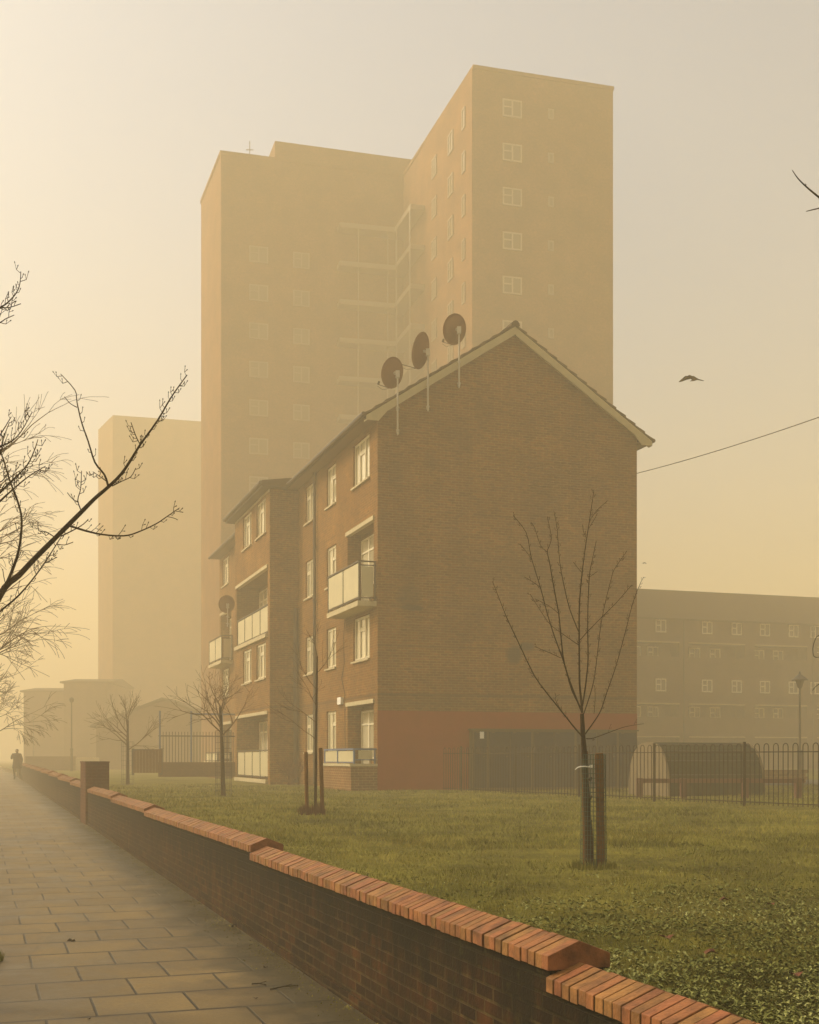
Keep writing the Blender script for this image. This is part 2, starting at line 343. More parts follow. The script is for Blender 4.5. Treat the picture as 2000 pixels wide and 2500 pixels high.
M['paving'] = paving_mat()

def grass_ground_mat():
    m = bpy.data.materials.new('lawn_ground'); m.use_nodes = True; nt = m.node_tree; N = nt.nodes.new; L = nt.links.new
    b = nt.nodes['Principled BSDF']; b.inputs['Roughness'].default_value = .95; b.inputs['Specular IOR Level'].default_value = .1
    tc = N('ShaderNodeTexCoord')
    n1 = N('ShaderNodeTexNoise'); n1.inputs['Scale'].default_value = .9; n1.inputs['Detail'].default_value = 9; n1.inputs['Roughness'].default_value = .7; L(tc.outputs['Object'], n1.inputs['Vector'])
    r = N('ShaderNodeValToRGB'); e = r.color_ramp.elements
    e[0].position = .33; e[0].color = (.055, .050, .006, 1); e[1].position = .68; e[1].color = (.19, .165, .022, 1)
    L(n1.outputs[0], r.inputs[0]); L(r.outputs[0], b.inputs['Base Color'])
    n2 = N('ShaderNodeTexNoise'); n2.inputs['Scale'].default_value = 14; n2.inputs['Detail'].default_value = 8; L(tc.outputs['Object'], n2.inputs['Vector'])
    bp = N('ShaderNodeBump'); bp.inputs['Strength'].default_value = 1; bp.inputs['Distance'].default_value = .08; L(n2.outputs[0], bp.inputs['Height']); L(bp.outputs[0], b.inputs['Normal'])
    return m
M['lawn'] = grass_ground_mat()
def blade_mat(name, ca, cb, cc):
    m = bpy.data.materials.new(name); m.use_nodes = True; nt = m.node_tree; N = nt.nodes.new; L = nt.links.new
    b = nt.nodes['Principled BSDF']; b.inputs['Roughness'].default_value = .75; b.inputs['Specular IOR Level'].default_value = .1
    tc = N('ShaderNodeTexCoord'); g = N('ShaderNodeNewGeometry')
    n1 = N('ShaderNodeTexNoise'); n1.inputs['Scale'].default_value = .8; n1.inputs['Detail'].default_value = 6; L(tc.outputs['Object'], n1.inputs['Vector'])
    ad = N('ShaderNodeMath'); ad.operation = 'MULTIPLY_ADD'; ad.inputs[1].default_value = .35; L(g.outputs['Random Per Island'], ad.inputs[0]); L(n1.outputs[0], ad.inputs[2])
    r = N('ShaderNodeValToRGB'); e = r.color_ramp.elements
    e[0].position = .45; e[0].color = (*ca, 1); e[1].position = .72; e[1].color = (*cb, 1)
    e3 = r.color_ramp.elements.new(.88); e3.color = (*cc, 1)
    L(ad.outputs[0], r.inputs[0]); L(r.outputs[0], b.inputs['Base Color'])
    return m
M['blade'] = blade_mat('grass_blades', (.066, .068, .008), (.19, .178, .020), (.31, .26, .055))
M['weed'] = blade_mat('frosted_leaves', (.095, .100, .018), (.18, .182, .045), (.29, .285, .10))

# ------------------------------------------------------------------ ground
def ground_h(x, y):
    d = (x-2.572)*.9429+y*.3331          # distance right of the garden wall's street face
    return lawn(y)+.03*math.sin(x*.9+y*.5)*math.sin(y*.31+1)*min(1, max(0, (y-4)/8))
xs = [-400,-200,-100]+[-60+2*i for i in range(61)]+[100,200,400]
ys = [-60,-20,-5]+[1.0*i for i in range(0,60)]+[62+4*i for i in range(20)]+[150,200,300,420]
mb = MB(); nx, ny = len(xs), len(ys)
for y in ys:
    for x in xs:
        d = (x-2.572)*.9429+y*.3331
        z = ground_h(x, y)
        if d < .16: z = CH-2.3                # under the pavement and road
        mb.v.append((x, y, z))
# left part is cut off cleanly along the wall by a second sheet, so build the lawn as rows starting at the wall
mb = MB()
cols = [.12, .5, 1, 1.6, 2.3, 3, 4, 5, 6, 7, 8, 9.5, 11, 13, 15, 18, 22, 27, 33, 40, 55, 80, 120, 200, 380]
def wpt(t, d): return (2.572-.3331*t+.9429*d, .9429*t+.3331*d)
tt = [-40,-20,-8,-3]+[1.0*i for i in range(0,60)]+[60+4*i for i in range(22)]+[160,200,300,430]
for t in tt:
    for d in cols:
        x, y = wpt(t, d); mb.v.append((x, y, ground_h(x, y)))
nc = len(cols)
for i in range(len(tt)-1):
    for j in range(nc-1):
        a = i*nc+j; mb.f.append((a, a+1, a+nc+1, a+nc)); mb.m.append(0)
mb.build('lawn', M['lawn'], smooth=True)['kind'] = 'structure'

WROT = math.atan2(.3331, .9429)
def wall_frame_sheet(name, d0, d1, mt, dz, nd=2, tmax=430):
    mb = MB(); ds = [d0+(d1-d0)*i/(nd-1) for i in range(nd)]
    T = [-40, -10]+[2.0*i for i in range(0, 40)]+[80, 120, 200, tmax]
    for t in T:
        for d in ds:
            mb.v.append((d, t, path_z(.9429*t)+dz))
    for i in range(len(T)-1):
        for j in range(nd-1):
            a = i*nd+j; mb.f.append((a, a+1, a+nd+1, a+nd)); mb.m.append(0)
    o = mb.build(name, mt); o.location = (2.572, 0, 0); o.rotation_euler = (0, 0, WROT); return o
tag(wall_frame_sheet('pavement', -3.3, .06, M['paving'], 0), kind='structure')
tag(wall_frame_sheet('road', -11.5, -3.43, M['asphalt'], -.12), kind='structure')
mb = MB(); T = [-40]+[.9*i for i in range(0, 100)]
for a, b in zip(T, T[1:]):
    za, zb = path_z(.9429*a)+.004, path_z(.9429*b)+.004
    mb.prism([(-3.425, a+.004, za-.3), (-3.3, a+.004, za-.3), (-3.3, a+.004, za), (-3.415, a+.004, za)], (0, b-a-.008, zb-za))
o = mb.build('kerb', M['kerb']); o.location = (2.572, 0, 0); o.rotation_euler = (0, 0, WROT); o['kind'] = 'structure'
# far side of the road
tag(wall_frame_sheet('far_pavement', -200, -11.5, M['asphalt'], .0), kind='structure')

# ------------------------------------------------------------------ garden wall
gw = empty('garden_wall', (2.572, 0, 0), WROT, 'low dark brick wall with stepped pitched orange brick coping beside the pavement', 'wall', kind='thing')
TH = .155
secs = [(-3.0, 5.88, -.990), (5.88, 12.23, -.893), (12.23, 19.9, -.820), (19.9, 24.8, -.775), (24.8, 30.0, -.725),
        (31.5, 35.5, -.665), (35.5, 40.7, -.61), (40.7, 45.9, -.56), (45.9, 51.4, -.515), (51.4, 56.8, -.475), (56.8, 61.5, -.44),
        (61.5, 66, -.41), (66, 70.5, -.385), (70.5, 76, -.36), (76, 82, -.34)]
for si, (t0, t1, hz) in enumerate(secs):
    z = CH+hz
    # coping profile, x across the wall, front edge at x = 0
    prof = [(0, z-.066), (0, z), (TH+.003, z+.063), (2*TH+.006, z), (2*TH+.006, z-.066)]
    b = MB(); n = max(1, int((t1-t0+.03)/.0755)); pitch = (t1-t0+.03)/n; r2 = random.Random(si)
    if t0 < 2: n_start = int((2.0-t0)/pitch)
    else: n_start = 0
    for k in range(n_start, n):
        y0 = t0+k*pitch-.03
        wv = pitch-.0085; dx = r2.uniform(-.004, .004); dz = r2.uniform(-.003, .003)
        last = (k == 0)
        pr = [(x+dx, y0, zz+dz) for x, zz in prof]
        b.prism(pr, (0, wv, 0))
    cp = b.build('coping', M['coping'], gw)
    if t0 < 20:
        bv = cp.modifiers.new('bevel', 'BEVEL'); bv.width = .0035; bv.segments = 2; bv.limit_method = 'ANGLE'
    b = MB(); e = .006
    b.prism([(e, t0-.02, z-.070), (e, t0-.02, z-e), (TH+.003, t0-.02, z+.063-e-.002), (2*TH, t0-.02, z-e), (2*TH, t0-.02, z-.070)], (0, t1-t0+.005, 0))
    b.build('mortar_bed', M['mortar'], gw)
    b = MB(); b.box(.022, 2*TH-.016, t0, t1, path_z(.9429*t0)-.35, z-.067)
    b.build('wall_section', M['wall_brick'], gw)
    # plinth course at the foot
    b = MB()
    b.prism([(.006, t0, path_z(.9429*t0)-.1), (.03, t0, path_z(.9429*t0)-.1), (.03, t0, path_z(.9429*t0)+.075), (.006, t0, path_z(.9429*t0)+.075)], (0, t1-t0-.004, path_z(.9429*t1)-path_z(.9429*t0)))
    b.build('plinth', M['wall_brick'], gw)

pr = empty('brick_pier', (2.572, 0, 0), WROT, 'square topped dark red brick pier rising above the garden wall', 'pier', kind='thing')
b = MB(); b.box(-.035, .50, 30.02, 31.46, CH-1.9, CH-.115); b.build('shaft', M['pier_brick'], pr)
b = MB(); b.box(-.045, .51, 30.01, 31.47, CH-.115, CH-.085); b.build('cap', M['pier_brick'], pr)

# ------------------------------------------------------------------ the four storey block
GZ = lawn(35.5)                # ground level at the block
BROT = math.atan2(.319, .948)
blk = empty('apartment_block', (-.91, 35.0, GZ), BROT, 'four storey orange brick apartment block with gable end and cream balconies on the lawn', 'building')
EAV = 10.78; L = 26.1; W = 8.31; RIDGE = 13.80
def wall_holes(mb, plane, c, u0, u1, v0, v1, holes, m=0, reveal=.11, inward=1):
    """plane 'x': constant x = c, u runs along y; plane 'y': constant y = c, u along x. Holes (u0,u1,v0,v1)."""
    us = sorted({u0, u1}|{h[i] for h in holes for i in (0, 1)}); vs = sorted({v0, v1}|{h[i] for h in holes for i in (2, 3)})
    pt = (lambda u, v, d=0: (c+d*inward, u, v)) if plane == 'x' else (lambda u, v, d=0: (u, c+d*inward, v))
    for a, b_ in zip(us, us[1:]):
        for p, q in zip(vs, vs[1:]):
            cu, cv = (a+b_)/2, (p+q)/2
            if any(h[0] < cu < h[1] and h[2] < cv < h[3] for h in holes): continue
            mb.quad(pt(a, p), pt(a, q), pt(b_, q), pt(b_, p), m)
    for h in holes:
        d = h[4] if len(h) > 4 else reveal
        a, b_, p, q = h[:4]
        mb.quad(pt(a, p), pt(a, p, d), pt(a, q, d), pt(a, q), m)
        mb.quad(pt(b_, p), pt(b_, q), pt(b_, q, d), pt(b_, p, d), m)
        mb.quad(pt(a, q), pt(a, q, d), pt(b_, q, d), pt(b_, q), m)
        mb.quad(pt(a, p), pt(b_, p), pt(b_, p, d), pt(a, p, d), m)
        if d > .3: mb.quad(pt(a, p, d), pt(a, q, d), pt(b_, q, d), pt(b_, p, d), m)
SILL = [1.13, 3.85, 6.50, 9.12]; HEAD = [2.45, 5.15, 7.80, 10.42]
A_ = (.80, 2.52); Bw = (4.52, 5.70); Cw = (7.45, 8.60)
holes = []; wins = []
def addwin(u, fl, style, x=0.0):
    wins.append((u, fl, style, x)); return (u[0], u[1], SILL[fl], HEAD[fl])
mir = lambda u: (L-u[1], L-u[0])
REC = (.38, 3.15)
for side in (0, 1):
    f = (lambda u: u) if side == 0 else mir
    for fl in (1, 3): holes.append(addwin(f(A_), fl, 'three'))
    for fl in range(4): holes.append(addwin(f(Bw), fl, 'right' if side == 0 else 'left'))
    if side == 0:
        for fl in range(4): holes.append(addwin(f(Cw), fl, 'left'))
    rr = f(REC)
    holes.append((rr[0], rr[1], 5.42, 7.82, .48)); holes.append((rr[0], rr[1], .16, 2.52, .48))
mb = MB()
wall_holes(mb, 'x', 0, 0, 9.7, -.3, EAV, [h for h in holes if h[1] < 9.7])
wall_holes(mb, 'x', 0, 16.4, L, -.3, EAV, [h for h in holes if h[0] > 16.4])
mb.quad((0, 9.7, EAV-.2), (0, 9.7, EAV), (0, 16.4, EAV), (0, 16.4, EAV-.2))
# bay
BX = -1.04; bay = (9.7, 16.4); bh = []
B1 = (10.38, 12.08); B2 = (13.02, 14.72)
for fl in (1, 3):
    for u in (B1, B2): bh.append((u[0], u[1], SILL[fl], HEAD[fl])); wins.append((u, fl, 'three', BX))
bh.append((10.05, 16.05, 5.42, 7.82, .95)); bh.append((10.05, 16.05, .16, 2.52, .95))
wall_holes(mb, 'x', BX, bay[0], bay[1], -.3, EAV-.24, bh)
mb.quad((0, 9.7, -.3), (0, 9.7, EAV-.24), (BX, 9.7, EAV-.24), (BX, 9.7, -.3))
mb.quad((0, 16.4, -.3), (BX, 16.4, -.3), (BX, 16.4, EAV-.24), (0, 16.4, EAV-.24))
# gable ends, back
for yy in (0, L):
    pts = [(0, yy, -.3), (W, yy, -.3), (W, yy, EAV), (W/2, yy, RIDGE-.28), (0, yy, EAV)]
    mb.poly(pts if yy == 0 else pts[::-1])
mb.quad((W, 0, -.3), (W, L, -.3), (W, L, EAV), (W, 0, EAV))
mb.build('wall', M['brick'], blk)
b = MB(); b.box(-.004, W+.004, -.006, -.0005, -.25, 2.29); b.build('painted_band', M['red_paint'], blk)

# roof: two slopes with real thickness, tile courses as small steps
def slope(side, oh=.42, vg=.25):
    b = MB(); pitch = (RIDGE-.28-EAV)/(W/2)
    x_e = -oh if side == 0 else W+oh; x_r = W/2
    z_e = EAV-oh*pitch+.10; z_r = RIDGE-.28+.10
    n = 14
    for k in range(n):
        a = k/n; c = (k+1)/n
        xa, xc = x_e+(x_r-x_e)*a, x_e+(x_r-x_e)*c
        za, zc = z_e+(z_r-z_e)*a, z_e+(z_r-z_e)*c
        b.prism([(xa-(.05 if side == 0 else -.05), -vg, za), (xa-(.05 if side == 0 else -.05), -vg, za+.075), (xc, -vg, zc+.045), (xc, -vg, zc)], (0, L+2*vg, 0))
    return b, z_e, z_r, x_e
for side in (0, 1):
    b, z_e, z_r, x_e = slope(side); b.build('roof_slope', M['roof'], blk)
b = MB()
for k in range(60):
    y0 = -.29+k*(L+.58)/60
    ring = [(W/2+.13*math.cos(a), y0, RIDGE-.17+.15*math.sin(a)) for a in [math.pi*i/6 for i in range(7)]]
    b.prism(ring, (0, (L+.58)/60-.012, 0))
b.build('ridge_tiles', M['roof'], blk)
pitch = (RIDGE-.28-EAV)/(W/2)
for side in (0, 1):
    b = MB(); s = 1 if side == 0 else -1; xe = -.40 if side == 0 else W+.40; xw = W/2
    ze = EAV-.40*pitch+.095; zr = RIDGE-.28+.095; d = .24
    b.prism([(xe, -.24, ze), (xw, -.24, zr), (xw, -.24, zr-d), (xe+s*.62, -.24, ze+.62*pitch-d), (xe+s*.36, -.24, ze-.13), (xe, -.24, ze-.13)], (0, .03, 0))
    b.build('barge_board', M['cream'], blk)
    b = MB(); b.prism([(xe, -.20, ze-.10), (xw, -.20, zr-.10), (xw, -.20, zr-.14), (xe, -.20, ze-.14)], (0, .195, 0)); b.build('verge_soffit', M['cream'], blk)
    b = MB(); xo = -.42 if side == 0 else W+.42
    b.box(min(xo, 0 if side == 0 else W), max(xo, 0 if side == 0 else W), .02, L, EAV-.20, EAV-.16); b.build('soffit', M['soffit'], blk)
    b = MB(); b.tube([(xo-s*.05, -.2, EAV-.13), (xo-s*.05, L+.2, EAV-.13)], .065, 8); b.box(min(xo, xo+s*.03), max(xo, xo+s*.03), .0, L, EAV-.2, EAV-.06); b.build('gutter', M['pipe'], blk)
# bay roof
b = MB(); b.prism([(BX-.35, 9.35, EAV-.17), (BX-.35, 9.35, EAV-.02), (.3, 9.35, EAV+.22), (.3, 9.35, EAV-.17)], (0, 7.4, 0)); b.build('bay_roof', M['roof'], blk)
b = MB(); b.tube([(BX-.40, 9.35, EAV-.1), (BX-.40, 16.75, EAV-.1)], .06, 8); b.box(BX-.34, -.43, 9.38, 16.72, EAV-.225, EAV-.172); b.build('bay_gutter', M['pipe'], blk)
b = MB(); b.box(BX-.006, BX+.02, 9.72, 16.38, EAV-.32, EAV-.226); b.build('fascia', M['cream'], blk)

def window(u, fl, style, x, parent, sill=True):
    y0, y1 = u; z0, z1 = SILL[fl], HEAD[fl]; xi = x+.06; t = .055; d = .05
    fr = MB(); pn = MB()
    def bar(a, b_, c, e): fr.box(xi, xi+d, a, b_, c, e)
    bar(y0, y0+t, z0, z1); bar(y1-t, y1, z0, z1); bar(y0+t, y1-t, z0, z0+t); bar(y0+t, y1-t, z1-t, z1)
    def casement(a, b_, c, e):      # thin raised sash with its pane
        s = .03
        fr.box(xi-.012, xi+.0, a, a+s, c, e); fr.box(xi-.012, xi+.0, b_-s, b_, c, e)
        fr.box(xi-.012, xi+.0, a+s, b_-s, c, c+s); fr.box(xi-.012, xi+.0, a+s, b_-s, e-s, e)
        pn.quad((xi+.02, a, c), (xi+.02, a, e), (xi+.02, b_, e), (xi+.02, b_, c))
    wdt = y1-y0
    if style == 'three':
        m1, m2 = y0+wdt*.33, y0+wdt*.67
        bar(m1-t/2, m1+t/2, z0+t, z1-t); bar(m2-t/2, m2+t/2, z0+t, z1-t); zt = z1-.38; bar(m1+t/2, m2-t/2, zt-t/2, zt+t/2)
        casement(y0+t, m1-t/2, z0+t, z1-t); casement(m2+t/2, y1-t, z0+t, z1-t)
        casement(m1+t/2, m2-t/2, z0+t, zt-t/2); casement(m1+t/2, m2-t/2, zt+t/2, z1-t)
    else:
        mid = y0+wdt*(.5); bar(mid-t/2, mid+t/2, z0+t, z1-t); zt = z1-.42
        near = (y0+t, mid-t/2); far = (mid+t/2, y1-t)
        split, whole = (near, far) if style == 'right' else (far, near)
        bar(split[0], split[1], zt-t/2, zt+t/2)
        casement(whole[0], whole[1], z0+t, z1-t); casement(split[0], split[1], z0+t, zt-t/2); casement(split[0], split[1], zt+t/2, z1-t)
    wo_ = fr.build('window', M['upvc'], parent); pn.build('pane', M['glass'], wo_)
    if sill:
        s_ = MB(); s_.box(x-.07, x+.10, y0-.06, y1+.06, z0-.055, z0-.002); s_.build('sill', M['concrete'], wo_)
for (u, fl, st, x) in wins: window(u, fl, st, x, blk)

def recess_door(u0, u1, z0, x, parent, depth=.48):
    """glazed door and side windows in the back wall of a balcony recess"""
    xb = x+depth-.08; t = .06; fr = MB(); pn = MB()
    z1 = z0+2.22
    ys_ = [u0+.15, u0+.80, u0+1.05, u1-.12]
    ys_ = [u0+.12, u0+(u1-u0)*.36, u0+(u1-u0)*.66, u1-.12]
    for a, b_, zz in ((ys_[0], ys_[1], z0+.75), (ys_[1], ys_[2], z0+.75), (ys_[2], ys_[3], z0+.02)):
        fr.box(xb, xb+.06, a, a+t, zz, z1); fr.box(xb, xb+.06, b_-t, b_, zz, z1); fr.box(xb, xb+.06, a+t, b_-t, zz, zz+t); fr.box(xb, xb+.06, a+t, b_-t, z1-t, z1)
        fr.box(xb, xb+.06, a+t, b_-t, z1-.45, z1-.45+t)
        pn.quad((xb+.03, a, zz), (xb+.03, a, z1), (xb+.03, b_, z1), (xb+.03, b_, zz))
    d = fr.build('balcony_door', M['upvc'], parent); pn.build('pane', M['glass'], d)
for side in (0, 1):
    f = (lambda u: u) if side == 0 else mir
    a, b_ = f(REC)
    for z0 in (.16, 5.42):
        recess_door(a, b_, z0, 0, blk)
        l = MB(); l.box(-.05, .10, a-.09, b_+.09, z0+2.36, z0+2.48); l.build('lintel', M['concrete'], blk)
        # recessed angled glazing set near the front, as the photo shows white frames close to the opening
        g = MB(); p_ = MB(); y1_ = f((a, b_))[0]
    # projecting balcony on the third storey
    ba, bb = f((.10, 3.55)); xo = -.56
    bal = MB(); bal.box(xo, .04, ba, bb, 5.27, 5.415); o = bal.build('balcony', M['concrete'], blk)
    r = MB(); pn = MB(); zt = 6.52
    for yy in (ba+.03, bb-.03, (ba+bb)/2-.03):
        r.box(xo+.03, xo+.07, yy-.02, yy+.02, 5.415, zt)
    r.box(xo+.02, xo+.08, ba, bb, zt, zt+.045); r.box(xo+.035, xo+.065, ba+.05, bb-.05, 5.49, 5.52)
    for yy in (ba+.03, bb-.03):
        r.box(xo+.08, 0, yy-.02, yy+.02, zt, zt+.045); r.box(xo+.08, 0, yy-.012, yy+.012, 5.49, 5.52); r.box(-.06, -.02, yy-.02, yy+.02, 5.415, zt); r.box(xo+.08, 0, yy-.012, yy+.012, zt-.10, zt-.07)
    for a2, b2 in ((ba+.07, (ba+bb)/2-.06), ((ba+bb)/2, bb-.07)):
        pn.box(xo+.043, xo+.057, a2, b2, 5.54, zt-.03)
    for yy in (ba+.03, bb-.03):
        pn.box(xo+.13, -.09, yy-.006, yy+.006, 5.54, zt-.12)
    r.build('railing', M['dark_metal'], o); pn.build('panel', M['panel'], o)
    # ground floor porch wall with coping and rail
    pa, pb = f((.02, 3.42)); xo = -.78
    p = MB(); p.box(xo, xo+.22, pa, pb, -.3, .70)
    for yy in (pa, pb-.22): p.box(xo+.22, 0, yy, yy+.22, -.3, .70)
    po = p.build('porch_wall', M['porch_brick'], blk)
    c = MB(); c.box(xo-.04, xo+.26, pa-.04, pb+.04, .70, .775)
    for yy in (pa-.04, pb-.26): c.box(xo+.26, -.002, yy, yy+.30, .70, .775)
    c.build('coping', M['concrete'], po)
    r = MB(); pn = MB(); zt = 1.16
    for yy in (pa+.08, pb-.08, (pa+pb)/2+.12): r.box(xo+.09, xo+.14, yy-.035, yy+.035, .775, zt)
    r.box(xo+.08, xo+.15, pa+.05, pb-.05, zt, zt+.055); r.box(xo+.10, xo+.13, pa+.1, pb-.1, .80, .825)
    for yy in (pa+.08, pb-.08):
        r.box(xo+.15, 0, yy-.03, yy+.03, zt, zt+.055); r.box(-.07, -.03, yy-.02, yy+.02, .775, zt); r.box(xo+.15, 0, yy-.012, yy+.012, .87, .90)
        pn.box(xo+.24, -.12, yy-.006, yy+.006, .91, zt-.01)
    pn.box(xo+.11, xo+.12, pa+.13, (pa+pb)/2+.07, .83, zt-.02); pn.box(xo+.11, xo+.12, (pa+pb)/2+.17, pb-.13, .83, zt-.02)
    ro = r.build('porch_rail', M['blue_metal'] if side == 0 else M['dark_metal'], blk); pn.build('panel', M['panel'], ro)
# bay recesses
for z0, gapz in ((.16, 0), (5.42, 0)):
    recess_door(10.2, 12.7, z0, BX, blk, .95); recess_door(13.3, 15.9, z0, BX, blk, .95)
    l = MB(); l.box(BX-.05, BX+.12, 9.98, 16.12, z0+2.36, z0+2.48); l.build('lintel', M['concrete'], blk)
    s_ = MB(); s_.box(BX-.10, BX+.2, 9.98, 16.12, z0-.14, z0-.001); bo = s_.build('balcony', M['concrete'], blk)
    r = MB(); pn = MB(); zt = z0+1.03
    r.box(BX+.02, BX+.07, 10.06, 16.04, zt, zt+.045); r.box(BX+.03, BX+.06, 10.06, 16.04, z0+.06, z0+.09)
    for k in range(5):
        yy = 10.08+k*(5.94/4)
        if k == 0: yy = 10.08
        r.box(BX+.025, BX+.065, yy-.02, yy+.02, z0, zt)
        if k < 4: pn.box(BX+.04, BX+.05, yy+.04, yy+5.94/4-.04, z0+.11, zt-.03)
    r.build('railing', M['dark_metal'], bo); pn.build('panel', M['panel'], bo)
# drainpipes
for (x, y, top, rad) in ((-.09, 6.95, EAV-.12, .055), (-.12, 9.55, 6.3, .09), (-.09, 16.6, EAV-.15, .06), (-.09, L-6.95, EAV-.12, .055)):
    b = MB(); b.tube([(x, y, .05), (x, y, top)], rad, 8)
    z = .8
    while z < top-.3: b.tube([(x, y, z), (x, y, z+.09)], rad+.014, 8); z += 1.8
    b.build('drainpipe', M['pipe'], blk)
b = MB(); b.box(-.09, -.001, 3.62, 4.05, 2.62, 2.84); b.build('vent_box', M['white'], blk)
cb = MB(); cb.tube([(-.02, 3.4, 5.2), (-.025, 3.55, 4.6), (-.02, 3.45, 3.9), (-.02, 3.75, 3.4), (-.02, 3.4, 2.95), (-.02, 3.35, 1.2)], .009, 5); cb.build('wall_cable', M['cable'], blk)

# ------------------------------------------------------------------ meter cupboards against the gable
cup = empty('storage_cupboard', (-.91, 35.0, GZ), BROT, 'long run of tall blue black metal cupboards against the red painted gable', 'cupboard')
b = MB(); b.box(2.80, 8.17, -.26, -.008, -.05, 1.745); b.build('carcass', M['door_frame'], cup)
b = MB(); b.box(2.76, 8.21, -.30, -.009, 1.747, 1.79); b.build('top', M['door_frame'], cup)
xs_ = [2.84, 3.28]+[3.28+.705*k for k in range(1, 8)]
for k in range(len(xs_)-1):
    a, c = xs_[k]+(.045 if k % 2 else .015), xs_[k+1]-(.015 if k % 2 else .045)
    if c > 8.15: c = 8.15
    b = MB(); b.box(a, c, -.285, -.262, .07, 1.70); d = b.build('door', M['door_blue'], cup)
    b = MB(); b.box(a+.06, a+.16, -.292, -.286, 1.665, 1.69); b.tube([(c-.10, -.286, .98), (c-.10, -.31, .98)], .022, 8); b.build('handle', M['door_frame'], d)
    if k == 0:
        b = MB(); b.box(3.02, 3.15, -.289, -.2855, 1.50, 1.70); b.build('notice', M['white'], d)

# ------------------------------------------------------------------ satellite dishes
def dish(name, base, hub_h, r_big, yaw, elev, label, mast=True, mast_len=1.9, side=(0, 0), rz=0):
    """base = wall bracket point; reflector hangs from the mast top pointing along yaw (from +Y, clockwise) and elev"""
    t = empty(name, base, 0, label, 'satellite dish', 'satellite dishes')
    b = MB(); b.tube([(0, 0, 0), (0, 0, mast_len)], .026, 8)
    if mast: b.build('mast', M['pole_metal'], t)
    b = MB(); b.box(-.05, .05, .0, .30, .12, .16); b.box(-.05, .05, .0, .30, mast_len*.42, mast_len*.42+.04); b.build('bracket', M['pole_metal'], t)
    d = Vector((math.sin(R(yaw))*math.cos(R(elev)), math.cos(R(yaw))*math.cos(R(elev)), math.sin(R(elev))))
    up = Vector((0, 0, 1)); rt = d.cross(up).normalized(); u2 = rt.cross(d).normalized()
    hub = Vector((0, 0, mast_len-.08))+d*.14; n, mr_ = 28, 5
    b = MB(); vi = []
    for lay in (0, 1):
        for k in range(mr_+1):
            rr = r_big*k/mr_
            for j in range(n):
                a = 2*math.pi*j/n
                p = hub+rt*(rr*.90*math.cos(a))+u2*(rr*math.sin(a))+d*(.10*(k/mr_)**2+(.012 if lay else 0)-.0)
                b.v.append(tuple(p))
    def id_(l, k, j): return l*(mr_+1)*n+k*n+j % n
    for l in (0, 1):
        for k in range(mr_):
            for j in range(n):
                q = (id_(l, k, j), id_(l, k, j+1), id_(l, k+1, j+1), id_(l, k+1, j)); b.f.append(q if l else q[::-1]); b.m.append(0)
    for j in range(n): b.f.append((id_(0, mr_, j), id_(0, mr_, j+1), id_(1, mr_, j+1), id_(1, mr_, j))); b.m.append(0)
    b.build('reflector', M['dish'], t, smooth=True)
    b = MB(); b.tube([(0, 0, mast_len-.08), tuple(hub-d*.0)], .045, 8); b.box(-.06, .06, -.05, .05, mast_len-.2, mast_len+.0); b.build('clamp', M['pole_metal'], t)
    foot = hub-u2*(r_big*.98)+d*.1; tip = foot+d*(r_big*1.25)+u2*.06
    b = MB(); b.tube([tuple(foot), tuple(tip)], .012, 6); sag = (foot+tip)/2-u2*.10; b.tube([tuple(foot), tuple(sag), tuple(tip-u2*.05)], .006, 5)
    b.build('feed_arm', M['cable'], t)
    b = MB(); b.tube([tuple(tip-d*.02), tuple(tip+u2*.09-d*.04)], [.035, .028], 8); b.build('feed_head', M['cable'], t)
    return t
def on_gable(px, py, off=.30):
    q = (px-1000)/F; wv = (q*(35-off*.948)+.91-off*.319*1.0)/(.948-.319*q)
    X = -.91+.948*wv+off*.319; Y = 35+.319*wv-off*.948
    return Vector((X, Y, CH-(py-1850)/F*Y))
g = on_gable(971, 1062); t_ = on_gable(970, 905)
dish('satellite_dish', g, 0, .44, -42, 18, 'satellite dish nearest the eaves, lowest of three on the gable verge', mast_len=t_.z-g.z)
g = on_gable(1045, 1004); t_ = on_gable(1046, 852)
dish('satellite_dish', g, 0, .52, -62, 16, 'satellite dish seen almost edge on, middle of three on the gable verge', mast_len=t_.z-g.z)
g = on_gable(1121, 947); t_ = on_gable(1122, 798)
dish('satellite_dish', g, 0, .44, -32, 18, 'roundest satellite dish, highest of three on the gable verge', mast_len=t_.z-g.z)
dd = P(556, 1530, 53.2)
dish('satellite_dish', dd, 0, .40, -18, 20, 'dark satellite dish above the small far balcony of the block', mast_len=1.0)

# ------------------------------------------------------------------ high rise tower
twr = empty('tower_block', (0, 0, 0), 0, 'tall stepped brick tower block fading into fog behind the apartment block', 'building')
def prism_plan(name, plan, z0, z1, mt, parent):
    b = MB(); b.prism([(x, y, z0) for x, y in plan], (0, 0, z1-z0)); return b.build(name, mt, parent)
TT = CH+40.95
plan = [(12.49, 75.4), (3.72, 73.0), (-.43, 86.7), (-12.77, 83.3), (-15.4, 90.8), (-15.0, 97), (6, 102), (10.2, 88)][::-1]
prism_plan('wall', plan, 0, TT, M['tower_brick'], twr)
prism_plan('parapet', [(x*1.0+(.06 if x > 0 else -.06), y-.05) for x, y in plan], TT+.002, TT+.22, M['tower_brick'], twr)
prism_plan('plant_room', [(-9.3, 84.95), (-11.0, 90.5), (2.5, 94.2), (4.1, 88.7)][::-1], TT+.1, CH+42.65, M['tower_brick'], twr)
b = MB(); b.tube([(-11.0, 84.6, TT), (-11.0, 84.6, TT+1.5)], .03, 6); b.tube([(-11.25, 84.6, TT+.9), (-10.75, 84.6, TT+.9)], .03, 5); b.tube([(-11.2, 84.6, TT+.4), (-10.8, 84.6, TT+.5)], .05, 5); b.build('antenna', M['dark_metal'], twr)
